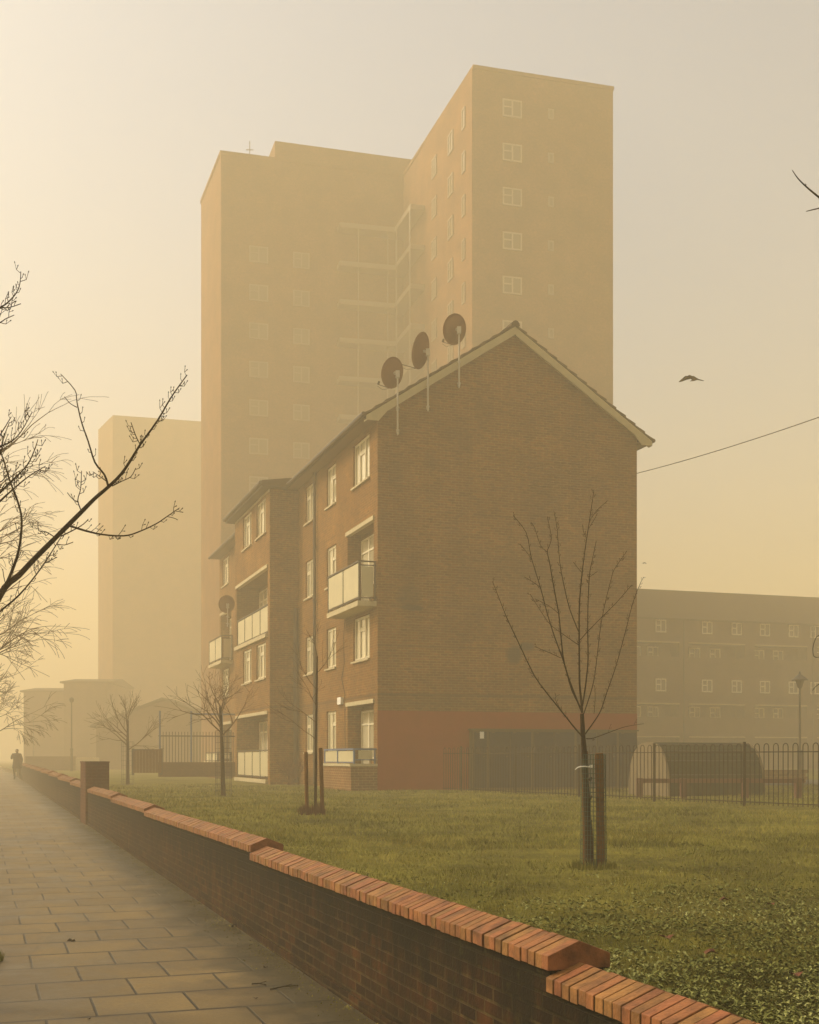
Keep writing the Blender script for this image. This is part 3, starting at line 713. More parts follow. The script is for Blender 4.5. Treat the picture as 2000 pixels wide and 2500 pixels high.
M['pale_frame'] = mat('pale_tower_frame', (.36, .29, .18), .5, .3); M['far_frame'] = mat('far_white_frame', (.75, .68, .5), .5, .3); M['tower_frame'] = mat('tower_window_frame', (.22, .165, .095), .5, .3); M['tower_glass'] = mat('tower_glass', (.15, .105, .05), .3, .3)
def facew(p0, dirv, t, wd, zc, ht, parent, name='window', split=2, fm='tower_frame'):
    dx, dy = dirv; nx_, ny_ = dy, -dx          # outward (towards the viewer)
    b = MB()
    def bx(a, c, z0, z1, o0, o1, m):
        q = [(p0[0]+dx*a+nx_*o0, p0[1]+dy*a+ny_*o0, z0), (p0[0]+dx*c+nx_*o0, p0[1]+dy*c+ny_*o0, z0), (p0[0]+dx*c+nx_*o1, p0[1]+dy*c+ny_*o1, z0), (p0[0]+dx*a+nx_*o1, p0[1]+dy*a+ny_*o1, z0)]
        b.prism(q, (0, 0, z1-z0), m)
    a, c = t-wd/2, t+wd/2; z0, z1 = zc-ht/2, zc+ht/2; f = .09
    bx(a, c, z0, z1, .0, .03, 1)
    bx(a, a+f, z0, z1, .0, .07, 0); bx(c-f, c, z0, z1, .0, .07, 0); bx(a+f, c-f, z0, z0+f, 0, .07, 0); bx(a+f, c-f, z1-f, z1, 0, .07, 0)
    for k in range(1, split):
        m_ = a+(c-a)*k/split; bx(m_-f/2, m_+f/2, z0+f, z1-f, 0, .07, 0)
    if split > 1: bx(a+f, a+(c-a)/split-f/2, z1-.5, z1-.42, 0, .07, 0)
    return b.build(name, [M[fm], M['tower_glass']], parent)
d1 = Vector((8.77, 2.4)).normalized(); d2 = Vector((-4.15, 13.7)).normalized(); d3 = Vector((.965, .264)).normalized()
for k in range(8):
    z = CH+38.9-2.65*k
    facew((3.72, 73.0), d1, 2.52, 1.22, z, 1.05, twr, fm='pale_frame'); facew((3.72, 73.0), d1, 5.0, .36, z, .62, twr, split=1)
d2r = (-d2[0], -d2[1])
for k in range(8):
    z = CH+38.7-2.65*k
    for t, s in ((1.45, 1), (3.9, 2), (7.2, 2)):
        facew((-.43, 86.7), d2r, 14.31-t, .55 if t < 2 else .95, z-(.3 if t > 3 else 0), 1.25, twr, split=s)
for k in range(1, 11):
    z = CH+37.0-2.62*k+2.62*.0
    facew((-12.77, 83.3), d3, 2.55, 1.3, z, 1.1, twr); facew((-12.77, 83.3), d3, 5.5, 1.15, z-.1, 1.1, twr)
for k in range(9):
    z = CH+36.6-2.64*k
    a = Vector((-12.77, 83.3))+Vector(d3)*8.0; c = Vector((-.43, 86.7)); e = c+Vector(d2r)*5.0
    n3 = Vector((d3[1], -d3[0])); n2 = Vector((-d2[1]*-1, d2[0]*-1)); n2 = Vector((-d2[1], d2[0])) ; 
    if n2.x > 0: n2 = -n2
    off = 1.0
    pts = [a, a+n3*off, c+n3*off+n2*off*.9+Vector((.0, -.2)), e+n2*off, e, c]
    b = MB(); b.prism([(p.x, p.y, z-.12) for p in pts], (0, 0, .34), 0)
    b.build('balcony', M['tower_frame'], twr)
for fpt in (a+n3*off*.97+Vector(d3)*1.3, a+n3*off*.97+Vector(d3)*3.4, c+n3*off+n2*.8, c+Vector(d2r)*1.6+n2*.97, e+n2*.97+Vector(d2r)*-.2):
    b = MB(); b.tube([(fpt.x, fpt.y, CH+10), (fpt.x, fpt.y, CH+36.8)], .05, 5); b.build('balcony_post', M['tower_frame'], twr)

# far tower, thick in the fog
t2 = empty('tower_block', (0, 0, 0), 0, 'pale far tower block almost lost in fog behind the low houses', 'building')
Zt = 147.0; x0 = (276-1000)/F*Zt
prism_plan('wall', [(x0, Zt), (x0+24, Zt+6.6), (x0+20, Zt+20), (x0-4, Zt+13), ((240-1000)/F*153.6, 153.6)][::-1], 0, CH+41, M['tower_brick'], t2)
# ------------------------------------------------------------------ long building on the right
rb = empty('apartment_block', ((1480-1000)/F*95, 95, 0), BROT, 'long grey brown apartment block in fog beyond the railings', 'building')
b = MB(); RW = 34; EH = CH+11.05
hl = []
Z0r = 95
def rx(px):   # along-front coordinate of a pixel column
    q = (px-1000)/F; X0 = (1480-1000)/F*95
    return (q*Z0r-X0)/(.948-.319*q)
lev = [(CH+9.05, CH+7.35), (CH+4.2, CH+2.6), (CH+1.6, CH-.9)]
for zt_, zb_ in lev:
    for a, c in ((1540, 1658), (1682, 1818), (1843, 1970), (1995, 2110)): hl.append((rx(a), rx(c), zb_, zt_, 1.3))
wall_holes(b, 'y', 0, -2, RW, 0, EH, [h[:4]+(1.3,) for h in hl])
b.quad((-2, 0, 0), (-2, 9, 0), (-2, 9, EH), (-2, 0, EH)); b.poly([(-2, 0, EH), (-2, 9, EH), (-2, 4.5, EH+2.75)])
b.quad((RW, 0, 0), (RW, 0, EH), (RW, 9, EH), (RW, 9, 0)); b.quad((-2, 9, 0), (RW, 9, 0), (RW, 9, EH), (-2, 9, EH))
b.build('wall', M['far_brick'], rb)
b = MB(); b.prism([(-2.3, -.5, EH-.1), (-2.3, 4.5, EH+2.85), (-2.3, 9.5, EH-.1), (-2.3, 9.5, EH-.25), (-2.3, 4.5, EH+2.65), (-2.3, -.5, EH-.25)], (RW+2.6, 0, 0)); b.build('roof', M['roof'], rb)
for px in (1613, 1726, 1798, 1867, 1937, 1990):
    for zc in (CH+10.35, CH+5.72):
        o = facew((0, 0), Vector((1, 0)), rx(px), .95, zc, 1.0, rb, fm='far_frame')
for zt_, zb_ in lev:
    for a, c in ((1540, 1658), (1682, 1818), (1843, 1970), (1995, 2110)):
        l = MB(); l.box(rx(a), rx(c), -.08, .02, zt_+.001, zt_+.10); l.build('lintel', M['concrete'], rb)
        if zb_ > CH:
            l = MB(); l.box(rx(a), rx(c), -.02, .05, zb_+.002, zb_+.62); l.build('balcony_panel', M['far_brick'], rb)
            for q in (.25, .62):
                facew((0, 1.28), Vector((1, 0)), rx(a)+(rx(c)-rx(a))*q, 1.0, zb_+1.05, .9, rb, fm='far_frame')
for px in (1669, 1984):
    l = MB(); l.tube([(rx(px), -.08, 0), (rx(px), -.08, EH-.2)], .07, 6); l.build('drainpipe', M['pipe'], rb)

# ------------------------------------------------------------------ low houses far left
def house(px0, px1, Z, y_eave, y_ridge, depth, label, axis='x', mt='far_brick', name='house'):
    x0, x1 = (px0-1000)/F*Z, (px1-1000)/F*Z; ze = CH-(y_eave-1850)/F*Z; zr = CH-(y_ridge-1850)/F*Z
    h = empty(name, (x0, Z, lawn(Z)-.2), 0, label, 'house'); g0 = lawn(Z)-.2; ze -= g0; zr -= g0; wd = x1-x0
    b = MB()
    if axis == 'x':
        b.prism([(0, 0, 0), (0, 0, ze), (0, depth, ze), (0, depth, 0)], (wd, 0, 0)); b.build('wall', M[mt], h)
        r = MB(); r.prism([(-.3, -.3, ze), (-.3, -.3, ze+.15), (-.3, depth/2, zr), (-.3, depth+.3, ze+.15), (-.3, depth+.3, ze)], (wd+.6, 0, 0)); r.build('roof', M['roof'], h)
    else:
        b.prism([(0, 0, 0), (wd, 0, 0), (wd, 0, ze), (wd/2, 0, zr-.25), (0, 0, ze)], (0, depth, 0)); b.build('wall', M[mt], h)
        r = MB(); r.prism([(-.4, -.3, ze-.15), (wd/2, -.3, zr-.2), (wd+.4, -.3, ze-.15), (wd+.4, -.3, ze+.05), (wd/2, -.3, zr), (-.4, -.3, ze+.05)], (0, depth+.6, 0)); r.build('roof', M['roof'], h)
    return h
h1 = house(235, 560, 96, 1772, 1703, 9, 'gabled single storey building behind the bare saplings', 'y')
house(58, 160, 125, 1690, 1673, 10, 'low flat roofed house faint in fog at the end of the street', 'x')
house(156, 262, 118, 1668, 1650, 10, 'taller fog faded house joined beside the flat roofed one', 'x')
for px, Z in ((262, 68), (300, 68), (430, 68)):
    pass
# timber screen, railings on a dwarf wall in front of the gabled building
sc_ = empty('timber_screen', P(325, 1889, 47), R(14), 'dark boarded screen fence end behind a bare sapling', 'fence', kind='thing')
b = MB(); hgt = 60/F*47
for k in range(9): b.box(k*.12, k*.12+.112, 0, .025, .03, hgt-.05+.006*k)
b.build('boards', M['stake'], sc_); b = MB()
for k in (0, 1.06): b.box(k-.05, k+.05, .03, .12, -.05, hgt+.02)
b.box(-.05, 1.11, .03, .09, hgt-.05, hgt); b.build('frame', M['dark_metal'], sc_)
rl = empty('wall_railing', P(388, 1891, 50), R(18), 'dark railings on a low brick wall at the far side of the lawn', 'railing', kind='thing')
b = MB(); b.box(0, 3.9, 0, .22, -.1, .50); b.build('dwarf_wall', M['pier_brick'], rl)
b = MB()
for k in range(31): b.tube([(.06+k*.125, .11, .5), (.06+k*.125, .11, 1.75)], .014, 5)
b.box(0, 3.9, .09, .13, 1.55, 1.6); b.build('bars', M['dark_metal'], rl)
for k in range(4):
    b = MB(); b.box(.02+k*1.27, .09+k*1.27, .08, .15, .5, 2.6); b.build('post', M['blue_metal'], rl)
b = MB(); b.box(1.3, 3.9, .09, .14, 2.45, 2.52); b.build('top_rail', M['blue_metal'], rl)
sw = empty('low_street_wall', P(62, 1872, 88), R(4), 'low brick wall faint in fog behind the walking person', 'wall', kind='thing')
b = MB(); b.box(0, 3.5, 0, .25, -.3, .75); b.build('brickwork', M['far_brick'], sw)
b = MB(); b.box(3.55, 5.2, 0, .25, -.3, .68); b.build('white_gate', M['concrete'], sw)

# ------------------------------------------------------------------ lamp posts
def lamp_post(loc, h, label, lantern=False):
    t = empty('lamp_post', loc, 0, label, 'lamp post', 'street lamps')
    b = MB(); b.tube([(0, 0, -.1), (0, 0, h*.32), (0, 0, h*.321), (0, 0, h)], [.085, .08, .05, .04], 10)
    b.tube([(0, 0, h*.31), (0, 0, h*.335)], .10, 10); b.build('column', M['dark_metal'], t)
    if lantern:
        b = MB(); b.tube([(0, 0, h), (0, 0, h+.06), (0, 0, h+.34)], [.05, .10, .19], 8); b.build('lantern', M['door_glass'], t)
        b = MB(); b.tube([(0, 0, h+.34), (0, 0, h+.36), (0, 0, h+.56), (0, 0, h+.60), (0, 0, h+.70)], [.32, .33, .09, .05, .02], 12); b.build('lamp_shade', M['dark_metal'], t)
    else:
        b = MB(); b.tube([(0, 0, h), (0, 0, h+.05), (0, 0, h+.25), (0, 0, h+.35)], [.05, .13, .16, .04], 8); b.build('lantern', M['dark_metal'], t)
    return t
lamp_post(V((1953-1000)/F*50, 50, lawn(50)), 3.75, 'old style lamp post with conical shade in front of the long fogged building', True)
lamp_post(V((175-1000)/F*82, 82, lawn(82)), 4.6, 'dark lamp post beyond the brick pier, nearer of two along the street')
lamp_post(V((82-1000)/F*118, 118, lawn(118)), 4.6, 'thin lamp post almost lost in fog above the walking person')

# ------------------------------------------------------------------ bow top railings
fe = empty('bow_top_railing', (0, 0, 0), 0, 'dark bow topped metal railings running across the lawn to the gable', 'railing', kind='thing')
fA = Vector((9.2, 19.4)); fB = Vector((.95, 34.85)); fd = (fB-fA); fl_ = fd.length; fd.normalize()
def fz(q): return lawn(q.y)
pitch_ = .125; nbar = int(fl_/pitch_)
seg_len = 2.75; nseg = int(fl_/seg_len)+1
for sgi in range(nseg):
    b = MB(); s0 = sgi*seg_len; s1 = min((sgi+1)*seg_len, fl_); k = 0; s = s0+.09
    prev = None; q0 = fA+fd*s0; zr = fz(fA+fd*(s0+s1)/2); zb, ztp = zr+.08, zr+1.16
    while s < s1-.15:
        qa = fA+fd*s; qc = fA+fd*(s+pitch_)
        pts = [(qa.x, qa.y, zb-.05), (qa.x, qa.y, ztp)]
        for i in range(1, 7):
            a = math.pi*i/7; m_ = (qa+qc)/2-fd*(pitch_/2)*math.cos(a); pts.append((m_.x, m_.y, ztp+.0625*math.sin(a)))
        pts += [(qc.x, qc.y, ztp), (qc.x, qc.y, zb-.05)]
        b.tube(pts, .009, 5); s += 2*pitch_
    for zz in (zb, ztp-.10):
        qa, qc = fA+fd*(s0+.02), fA+fd*(s1-.02)
        b.tube([(qa.x, qa.y, zz), (qc.x, qc.y, zz)], .013, 4)
    b.build('railing_panel', M['fence_metal'], fe)
    b = MB(); b.box(q0.x-.025, q0.x+.025, q0.y-.025, q0.y+.025, zr-.1, zr+1.26); b.build('post', M['fence_metal'], fe)

# ------------------------------------------------------------------ knee rail and bicycle hangar
kr = empty('knee_rail', (0, 0, 0), 0, 'low red brown timber knee rail in front of the bike hangar', 'rail', kind='thing')
b = MB(); A0 = P(1560, 1903, 28.6); A1 = P(1963, 1903, 28.6); zg = lawn(28.6)
b.box(A0.x, A1.x, 28.56, 28.66, zg+.36, zg+.46); b.build('rail', M['rail_rust'], kr)
for px in (1564, 1672, 1823, 1953):
    x = (px-1000)/F*28.6; b = MB(); b.box(x-.07, x+.07, 28.67, 28.81, zg-.1, zg+.47); b.build('post', M['rail_rust'], kr)
bh_ = empty('bike_hangar', (6.32, 30.0, lawn(30)), BROT, 'dark green rounded bike hangar with a pale grey end panel behind the railings', 'bike shelter')
def arch(scale=1.0, n=18):
    pts = []
    for i in range(n+1):
        a = math.pi*i/n; c, s_ = math.cos(a), math.sin(a)
        pts.append((1.0-1.0*scale*math.copysign(abs(c)**.8, c), 1.34*scale*abs(s_)**.78))
    return pts
ar = arch()
b = MB(); b.prism([(0, y, z) for y, z in ar], (.05, 0, 0)); b.build('end_panel', M['hangar_end'], bh_)
b = MB(); b.prism([(2.72, y, z) for y, z in ar], (.05, 0, 0)); b.build('end_panel', M['hangar_end'], bh_)
b = MB(); sh = []
N_ = 60; a2 = arch(.985, N_)
for i, (y, z) in enumerate(a2):
    k = .0 if (i % 6) < 4 else -.03
    d = Vector((y-1.0, z)); d = d.normalized() if d.length else d
    sh.append((y+d.x*k, z+d.y*k))
for i in range(N_):
    (y0, z0), (y1, z1) = sh[i], sh[i+1]; b.quad((.05, y0, z0), (2.72, y0, z0), (2.72, y1, z1), (.05, y1, z1))
b.build('shell', M['hangar'], bh_)
b = MB()
for i in range(6, N_-5, 6):
    y, z = a2[i]; b.tube([(.05, y, z), (2.72, y, z)], .012, 5)
b.build('rib', M['dark_metal'], bh_)
# small things beyond
br_ = empty('brick_stack', P(1905, 1905, 44), R(10), 'low stack of pale bricks beyond the right end of the bike hangar', 'bricks')
b = MB()
for i in range(8):
    for j in range(4): b.box(i*.24-.9+(j % 2)*.06, i*.24-.69+(j % 2)*.06, 0, .4, j*.12-.1, j*.12+.01)
b.build('bricks', M['porch_brick'], br_)
mb = MB(); mb.quad((4, 40, lawn(40)+.02), (60, 48, lawn(48)+.02), (60, 58, lawn(58)+.02), (4, 50, lawn(50)+.02)); mb.build('estate_road', M['asphalt'])['kind'] = 'structure'

# ------------------------------------------------------------------ overhead cable, birds, person
c0 = Vector((-.91+.948*W, 35+.319*W+.1, 0)); c0.z = CH+(1850-1156)/F*c0.y; c1 = P(2140, 968, 27)
pts = []
for i in range(17):
    f = i/16; p = c0.lerp(c1, f); p.z -= .09*4*f*(1-f); pts.append(p)
b = MB(); b.tube(pts, .011, 5); tag(b.build('overhead_cable', M['cable']), 'thin dark overhead cable running from the gable corner across the sky', 'cable')

def bird(loc, sc, flip, yaw, label):
    """gliding bird seen side on: body along +X (head at -X), near wing swept towards -Y, far wing towards +Y"""
    t = empty('bird', loc, yaw, label, 'bird', 'birds in flight'); k = .00092*sc
    def q(x, y, d=0): return ((x-830)*k*flip, d*sc, -(y-490)*k)
    b = MB(); b.tube([q(768, 446), q(785, 452), q(815, 470), (q(850, 500)), q(890, 528), q(940, 545), q(985, 542)], [.004*sc, .017*sc, .026*sc, .034*sc, .030*sc, .020*sc, .008*sc], 10)
    b.build('body', M['bird'], t, smooth=True)
    def wing(secs, name):
        w_ = MB(); n = len(secs)
        for (x0, y0, x1, y1, d) in secs:
            a, c = Vector(q(x0, y0, d)), Vector(q(x1, y1, d+.03)); m_ = (a+c)/2+Vector((0, 0, .006*sc))
            w_.v += [tuple(a), tuple(m_), tuple(c), tuple((a+c)/2-Vector((0, 0, .003*sc)))]
        for i in range(n-1):
            for j in range(4):
                a = i*4+j; b2 = i*4+(j+1) % 4; w_.f.append((a, b2, b2+4, a+4)); w_.m.append(0)
        w_.f.append((0, 1, 2, 3)); w_.m.append(0); e = (n-1)*4; w_.f.append((e+3, e+2, e+1, e)); w_.m.append(0)
        w_.build(name, M['bird'], t, smooth=True)
    wing([(800, 462, 830, 520, 0), (740, 470, 765, 545, -.03), (670, 485, 700, 572, -.07), (620, 530, 640, 605, -.11), (560, 588, 585, 635, -.15), (478, 660, 492, 668, -.19)], 'wing')
    wing([(830, 462, 850, 505, 0), (880, 445, 885, 488, .04), (925, 430, 930, 488, .08), (985, 445, 1000, 490, .12), (1080, 470, 1085, 490, .17), (1220, 486, 1222, 490, .22)], 'wing')
    w_ = MB(); w_.prism([q(880, 535, -.02), q(800, 590, -.02), q(900, 580, -.02), q(960, 560, -.02), q(1005, 530, -.02)], (0, .02*sc, 0)); w_.build('tail', M['bird'], t)
    return t
bird(P(1687, 921, 30), 1.12, 1, R(4), 'dark bird gliding in the sky above the overhead cable')
bird(P(1573, 1374, 55), .45, -1, R(-30), 'tiny bird in flight just above the long building roof')

def skin_body(name, verts, edges, radii, m, parent, root=0, sub=1):
    me = bpy.data.meshes.new(name); me.from_pydata(verts, edges, []); me.materials.append(m)
    o = bpy.data.objects.new(name, me); SC.collection.objects.link(o); o.parent = parent
    md = o.modifiers.new('skin', 'SKIN'); md.use_smooth_shade = True
    for i, r_ in enumerate(radii):
        me.skin_vertices[0].data[i].radius = (r_, r_) if not isinstance(r_, tuple) else r_
    me.skin_vertices[0].data[root].use_root = True
    s_ = o.modifiers.new('sub', 'SUBSURF'); s_.levels = sub; s_.render_levels = sub
    return o
Zp = 68.0; pp = P(42, 1901, Zp); pe = empty('person', (pp.x, Zp, path_z(Zp)), 0, 'person in a long dark coat walking along the pavement, one hand raised to the face', 'person')
vs_ = [(0,0,.92),(0,0,1.10),(0,0,1.32),(0,0,1.46),(0,0,1.53),(0,-.01,1.62),(0,-.01,1.72),
       (-.19,0,1.40),(-.30,-.05,1.16),(-.22,-.22,1.34),(-.14,-.26,1.47),
       (.19,0,1.40),(.27,.02,1.12),(.26,-.06,.90),(.26,-.08,.80),
       (-.10,0,.88),(-.11,-.14,.50),(-.12,-.05,.10),(-.12,-.20,.04),
       (.10,0,.88),(.11,.06,.48),(.12,.24,.14),(.12,.12,.05)]
ed = [(0,1),(1,2),(2,3),(3,4),(4,5),(5,6),(2,7),(7,8),(8,9),(9,10),(2,11),(11,12),(12,13),(13,14),(0,15),(15,16),(16,17),(17,18),(0,19),(19,20),(20,21),(21,22)]
rd = [.16,.15,.18,.07,.06,.095,.085,.085,.06,.045,.04,.085,.065,.05,.04,.11,.075,.05,.04,.11,.075,.05,.04]
skin_body('body', vs_, ed, rd, M['coat'], pe, 0, 2)
b = MB(); b.tube([(0,0,.62),(0,0,.80),(0,0,1.05),(0,0,1.35),(0,0,1.47)], [.27,.25,.21,.22,.12], 14); b.build('coat', M['coat'], pe, smooth=True)
b = MB(); b.tube([(0,-.11,1.54),(0,-.11,1.60),(0,-.10,1.67)], [.05,.07,.045], 8); b.build('face', M['skin'], pe, smooth=True)

# ------------------------------------------------------------------ trees
def to3(pts, Z, ox, oy, sc, wob=0.0, seed=0, z_end=0.0):
    r_ = random.Random(seed); out = []; n = len(pts)
    for i, (x, y) in enumerate(pts):
        f = i/max(1, n-1); out.append(P(ox+x*sc, oy+y*sc, Z+z_end*f+(r_.uniform(-wob, wob) if 0 < i else 0)))
    return out
def smooth_pts(pts, k=3):
    out = []
    n = len(pts)
    for i in range(n-1):
        p0 = pts[max(i-1, 0)]; p1 = pts[i]; p2 = pts[i+1]; p3 = pts[min(i+2, n-1)]
        for j in range(k):
            t = j/k
            out.append(.5*((2*p1)+(p2-p0)*t+(2*p0-5*p1+4*p2-p3)*t*t+(3*p1-p0-3*p2+p3)*t**3))
    out.append(pts[-1]); return out
def limb(mb, pts, r0, r1, sides=6, bumps=0.0, rr=None, k=3):
    p = smooth_pts(pts, k); n = len(p)
    rads = [(r0+(r1-r0)*(i/(n-1))**.8)*(1+(rr.uniform(-bumps, bumps) if rr else 0)) for i in range(n)]
    mb.tube(p, rads, sides); return p
def spurs(mb, p, r_, dens, ln, rad, curl=1.0, start=.15):
    """short upward curling spur twigs with a bud at the tip"""
    acc = 0; tot = sum((b_-a).length for a, b_ in zip(p, p[1:])); run = 0
    for a, b_ in zip(p, p[1:]):
        sl = (b_-a).length; run += sl
        if run < start*tot: continue
        acc += sl*dens*1.8
        while acc > 0:
            if r_.random() < acc:
                d = (b_-a).normalized(); sd = d.cross(Vector((0, 1, 0))); sd = sd.normalized()*r_.choice((-1, 1))
                l = ln*r_.uniform(.4, 1.15); base = a.lerp(b_, r_.random())
                v1 = base+(sd*.75+d*.5+Vector((0, r_.uniform(-.4, .4), 0)))*l*.5
                v2 = v1+(sd*.25+d*.6+Vector((0, r_.uniform(-.3, .3), .5*curl)))*l*.5
                mb.tube([base, v1, v2], [rad, rad*.8, rad*.7], 4)
                mb.tube([v2, v2+(v2-v1).normalized()*rad*4], [rad*1.8, rad*.7], 4)
                if l > ln*.75:
                    e_ = v1+(sd*-.3+d*.6+Vector((0, 0, .3)))*l*.35; mb.tube([v1, e_], [rad*.8, rad*.6], 4); mb.tube([e_, e_+(e_-v1).normalized()*rad*4], [rad*1.7, rad*.7], 4)
            acc -= 1

# young staked tree in the foreground
T1 = empty('young_tree', (0, 0, 0), 0, 'bare young tree with upright whips tied to a stake inside a green mesh guard', 'tree')
Z1 = 12.0; g1 = lawn(Z1)
tr = MB(); r_ = random.Random(3)
trunk_px = [(1440, 2118), (1438, 2040), (1434, 1980), (1430, 1900), (1427, 1840), (1424, 1802), (1422, 1760), (1421, 1742)]
p = limb(tr, [P(x, y, Z1) for x, y in trunk_px], .044, .018, 9, .07, r_)
for z_, rr_ in ((1950, .012), (1905, .01), (2010, .012)): 
    q = P(1439, z_, Z1-.035); tr.tube([q, q+V(.02, -.01, .03)], [.02, .008], 6)
tr.build('trunk', M['bark'], T1, smooth=True)
cr = MB(); S = .2783; O = (1200, 1150)
whips = [([(795,2120),(790,2030),(775,1880),(772,1700),(770,1420),(772,1180),(790,950),(820,700),(850,500),(880,300),(900,160)], .015, .1),
 ([(798,2060),(830,1850),(848,1650),(845,1400),(848,1150),(862,900),(885,780),(920,610)], .010, -.4),
 ([(792,2110),(715,1920),(640,1690),(610,1450),(590,1250),(540,980),(510,800),(490,710),(515,640),(525,570),(490,400)], .011, .5),
 ([(792,2090),(705,1920),(640,1690),(560,1470),(490,1250),(430,1020),(350,760),(305,540),(190,390)], .009, -.7),
 ([(770,1420),(690,1220),(640,1020),(600,800),(575,500),(548,350)], .007, .4),
 ([(803,2335),(720,2240),(650,2150),(420,1860),(330,1700),(240,1510),(150,1320),(100,1200),(10,970)], .010, -.9),
 ([(806,2330),(900,2200),(960,2100),(1010,1950),(1090,1720),(1170,1430),(1240,1160),(1300,1000),(1335,930)], .008, .8),
 ([(806,2140),(870,1950),(905,1800),(930,1600),(960,1350),(1000,1150),(1050,950),(1080,860),(1190,700)], .006, .3),
 ([(780,1480),(870,1380),(980,1270),(1100,1150),(1230,1000)], .005, -.4),
 ([(770,1530),(640,1440),(520,1350),(440,1240),(340,1080)], .004, .4),
 ([(610,1640),(500,1590),(380,1540)], .0035, .2), ([(590,1250),(500,1180),(380,1120)], .003, .2), ([(430,1020),(360,970),(290,930)], .003, -.2),
 ([(350,770),(300,700),(250,640)], .0025, .2), ([(490,710),(430,650),(380,500),(350,450)], .003, .3), ([(865,430),(930,340),(1020,260)], .003, .2), ([(860,930),(930,880)], .003, .1),
 ([(855,500),(900,430),(930,370)], .0025, .1), ([(800,900),(750,840),(720,800)], .0025, .1), ([(840,600),(810,540),(800,470)], .0025, -.1),
 ([(900,2130),(910,2000),(905,1880)], .003, .1),([(720,2240),(600,2080),(560,1990),(600,1960)], .003, .2)]
for i, (pts, r0, ze) in enumerate(whips):
    p = limb(cr, to3(pts, Z1, O[0], O[1], S, .02, i, ze), r0*.85, .0022, 5)
    spurs(cr, p, r_, 14, .045, .0019, .5, .2)
lat = [(1432, 1803), (1449, 1802), (1493, 1786), (1528, 1774), (1572, 1767)]
p = limb(cr, [P(x, y, Z1+.1*i) for i, (x, y) in enumerate(lat)], .005, .002, 5); spurs(cr, p, r_, 7, .08, .002)
cr.build('crown', M['twig'], T1)
def stake(px0, px1, Z, ytop, ybot, r0, label):
    a = P(px1, ybot, Z); c = P(px0, ytop, Z); a.z = lawn(Z)-.1
    t = empty('wooden_stake', (a.x, a.y, a.z), 0, label, 'stake', 'tree stakes')
    b = MB(); b.tube([(0, 0, 0), tuple((c-a)*.5), tuple((c-a)*.98), tuple(c-a)], [r0, r0, r0*.98, r0*.85], 12); b.build('post', M['stake'], t)
    return t
stake(1427.5, 1433, Z1+.10, 1834, 2115, .036, 'round wooden stake tied against the foreground sapling trunk')
stake(1463, 1468, Z1, 1839, 2118, .042, 'free standing round wooden stake beside the foreground sapling')
tie = MB(); q = [P(1404, 1879, Z1-.06), P(1410, 1874, Z1-.06), P(1418, 1871.5, Z1-.07), P(1428, 1871, Z1-.07), P(1438, 1872, Z1-.05), P(1442, 1870, Z1)]
tie.tube(q, [.004, .006, .007, .007, .007, .006], 6); tie.box(q[-1].x-.012, q[-1].x+.012, q[-1].y-.06, q[-1].y-.03, q[-1].z-.018, q[-1].z+.012)
tag(tie.build('tree_tie', M['white']), 'white plastic tie strap buckled round the foreground sapling and stake', 'tie')
def guard(cx, Z, rx_, ry_, h, label, nv=28, nh=16, m='mesh_green', taper=.9, wr=.0024):
    t = empty('tree_guard', (cx, Z, lawn(Z)), 0, label, 'tree guard', 'tree guards'); b = MB()
    for k in range(nv):
        a = 2*math.pi*k/nv; b.tube([(rx_*math.cos(a), ry_*math.sin(a), 0), (rx_*taper*math.cos(a), ry_*taper*math.sin(a), h)], wr, 3, cap=False)
    for j in range(nh):
        z = .02+(h-.02)*j/(nh-1); f = 1+(taper-1)*z/h
        b.tube([(rx_*f*math.cos(a), ry_*f*math.sin(a), z) for a in [2*math.pi*i/24 for i in range(25)]], wr, 3, cap=False)
    b.build('wire_mesh', M[m], t); return t
guard(P(1450, 2100, Z1).x, Z1+.02, .130, .12, 1.08, 'green wire mesh guard round the foreground sapling', 26, 24)
# procedural bare crowns
def grow(mb, p, d, l, r, depth, rg, spread, up, minr=.003, kids=(2, 4), droop=0.0):
    n = 4; pts = [p]; v = d.normalized()
    for i in range(n):
        v = (v+Vector((rg.uniform(-1, 1), rg.uniform(-1, 1), rg.uniform(-1, 1)))*.13+Vector((0, 0, up*.12-droop*.18*(3-depth if depth < 3 else 0)))).normalized()
        pts.append(pts[-1]+v*l/n)
    mb.tube(pts, [max(minr, r*(1-.45*i/n)) for i in range(n+1)], 5 if r > .01 else 4, cap=False)
    if depth == 0: return
    for k in range(rg.randint(*kids)):
        f = rg.uniform(.3, 1.0); i = min(n-1, int(f*n)); q = pts[i].lerp(pts[i+1], f*n-i)
        a = rg.uniform(0, 2*math.pi); o = v.orthogonal().normalized(); o2 = v.cross(o)
        nd = (v+(o*math.cos(a)+o2*math.sin(a))*spread*rg.uniform(.6, 1.2)).normalized()
        grow(mb, q, nd, l*rg.uniform(.55, .8), r*.55, depth-1, rg, spread, up, minr, kids, droop)
    grow(mb, pts[-1], v, l*.7, r*.55, depth-1, rg, spread, up, minr, kids, droop)
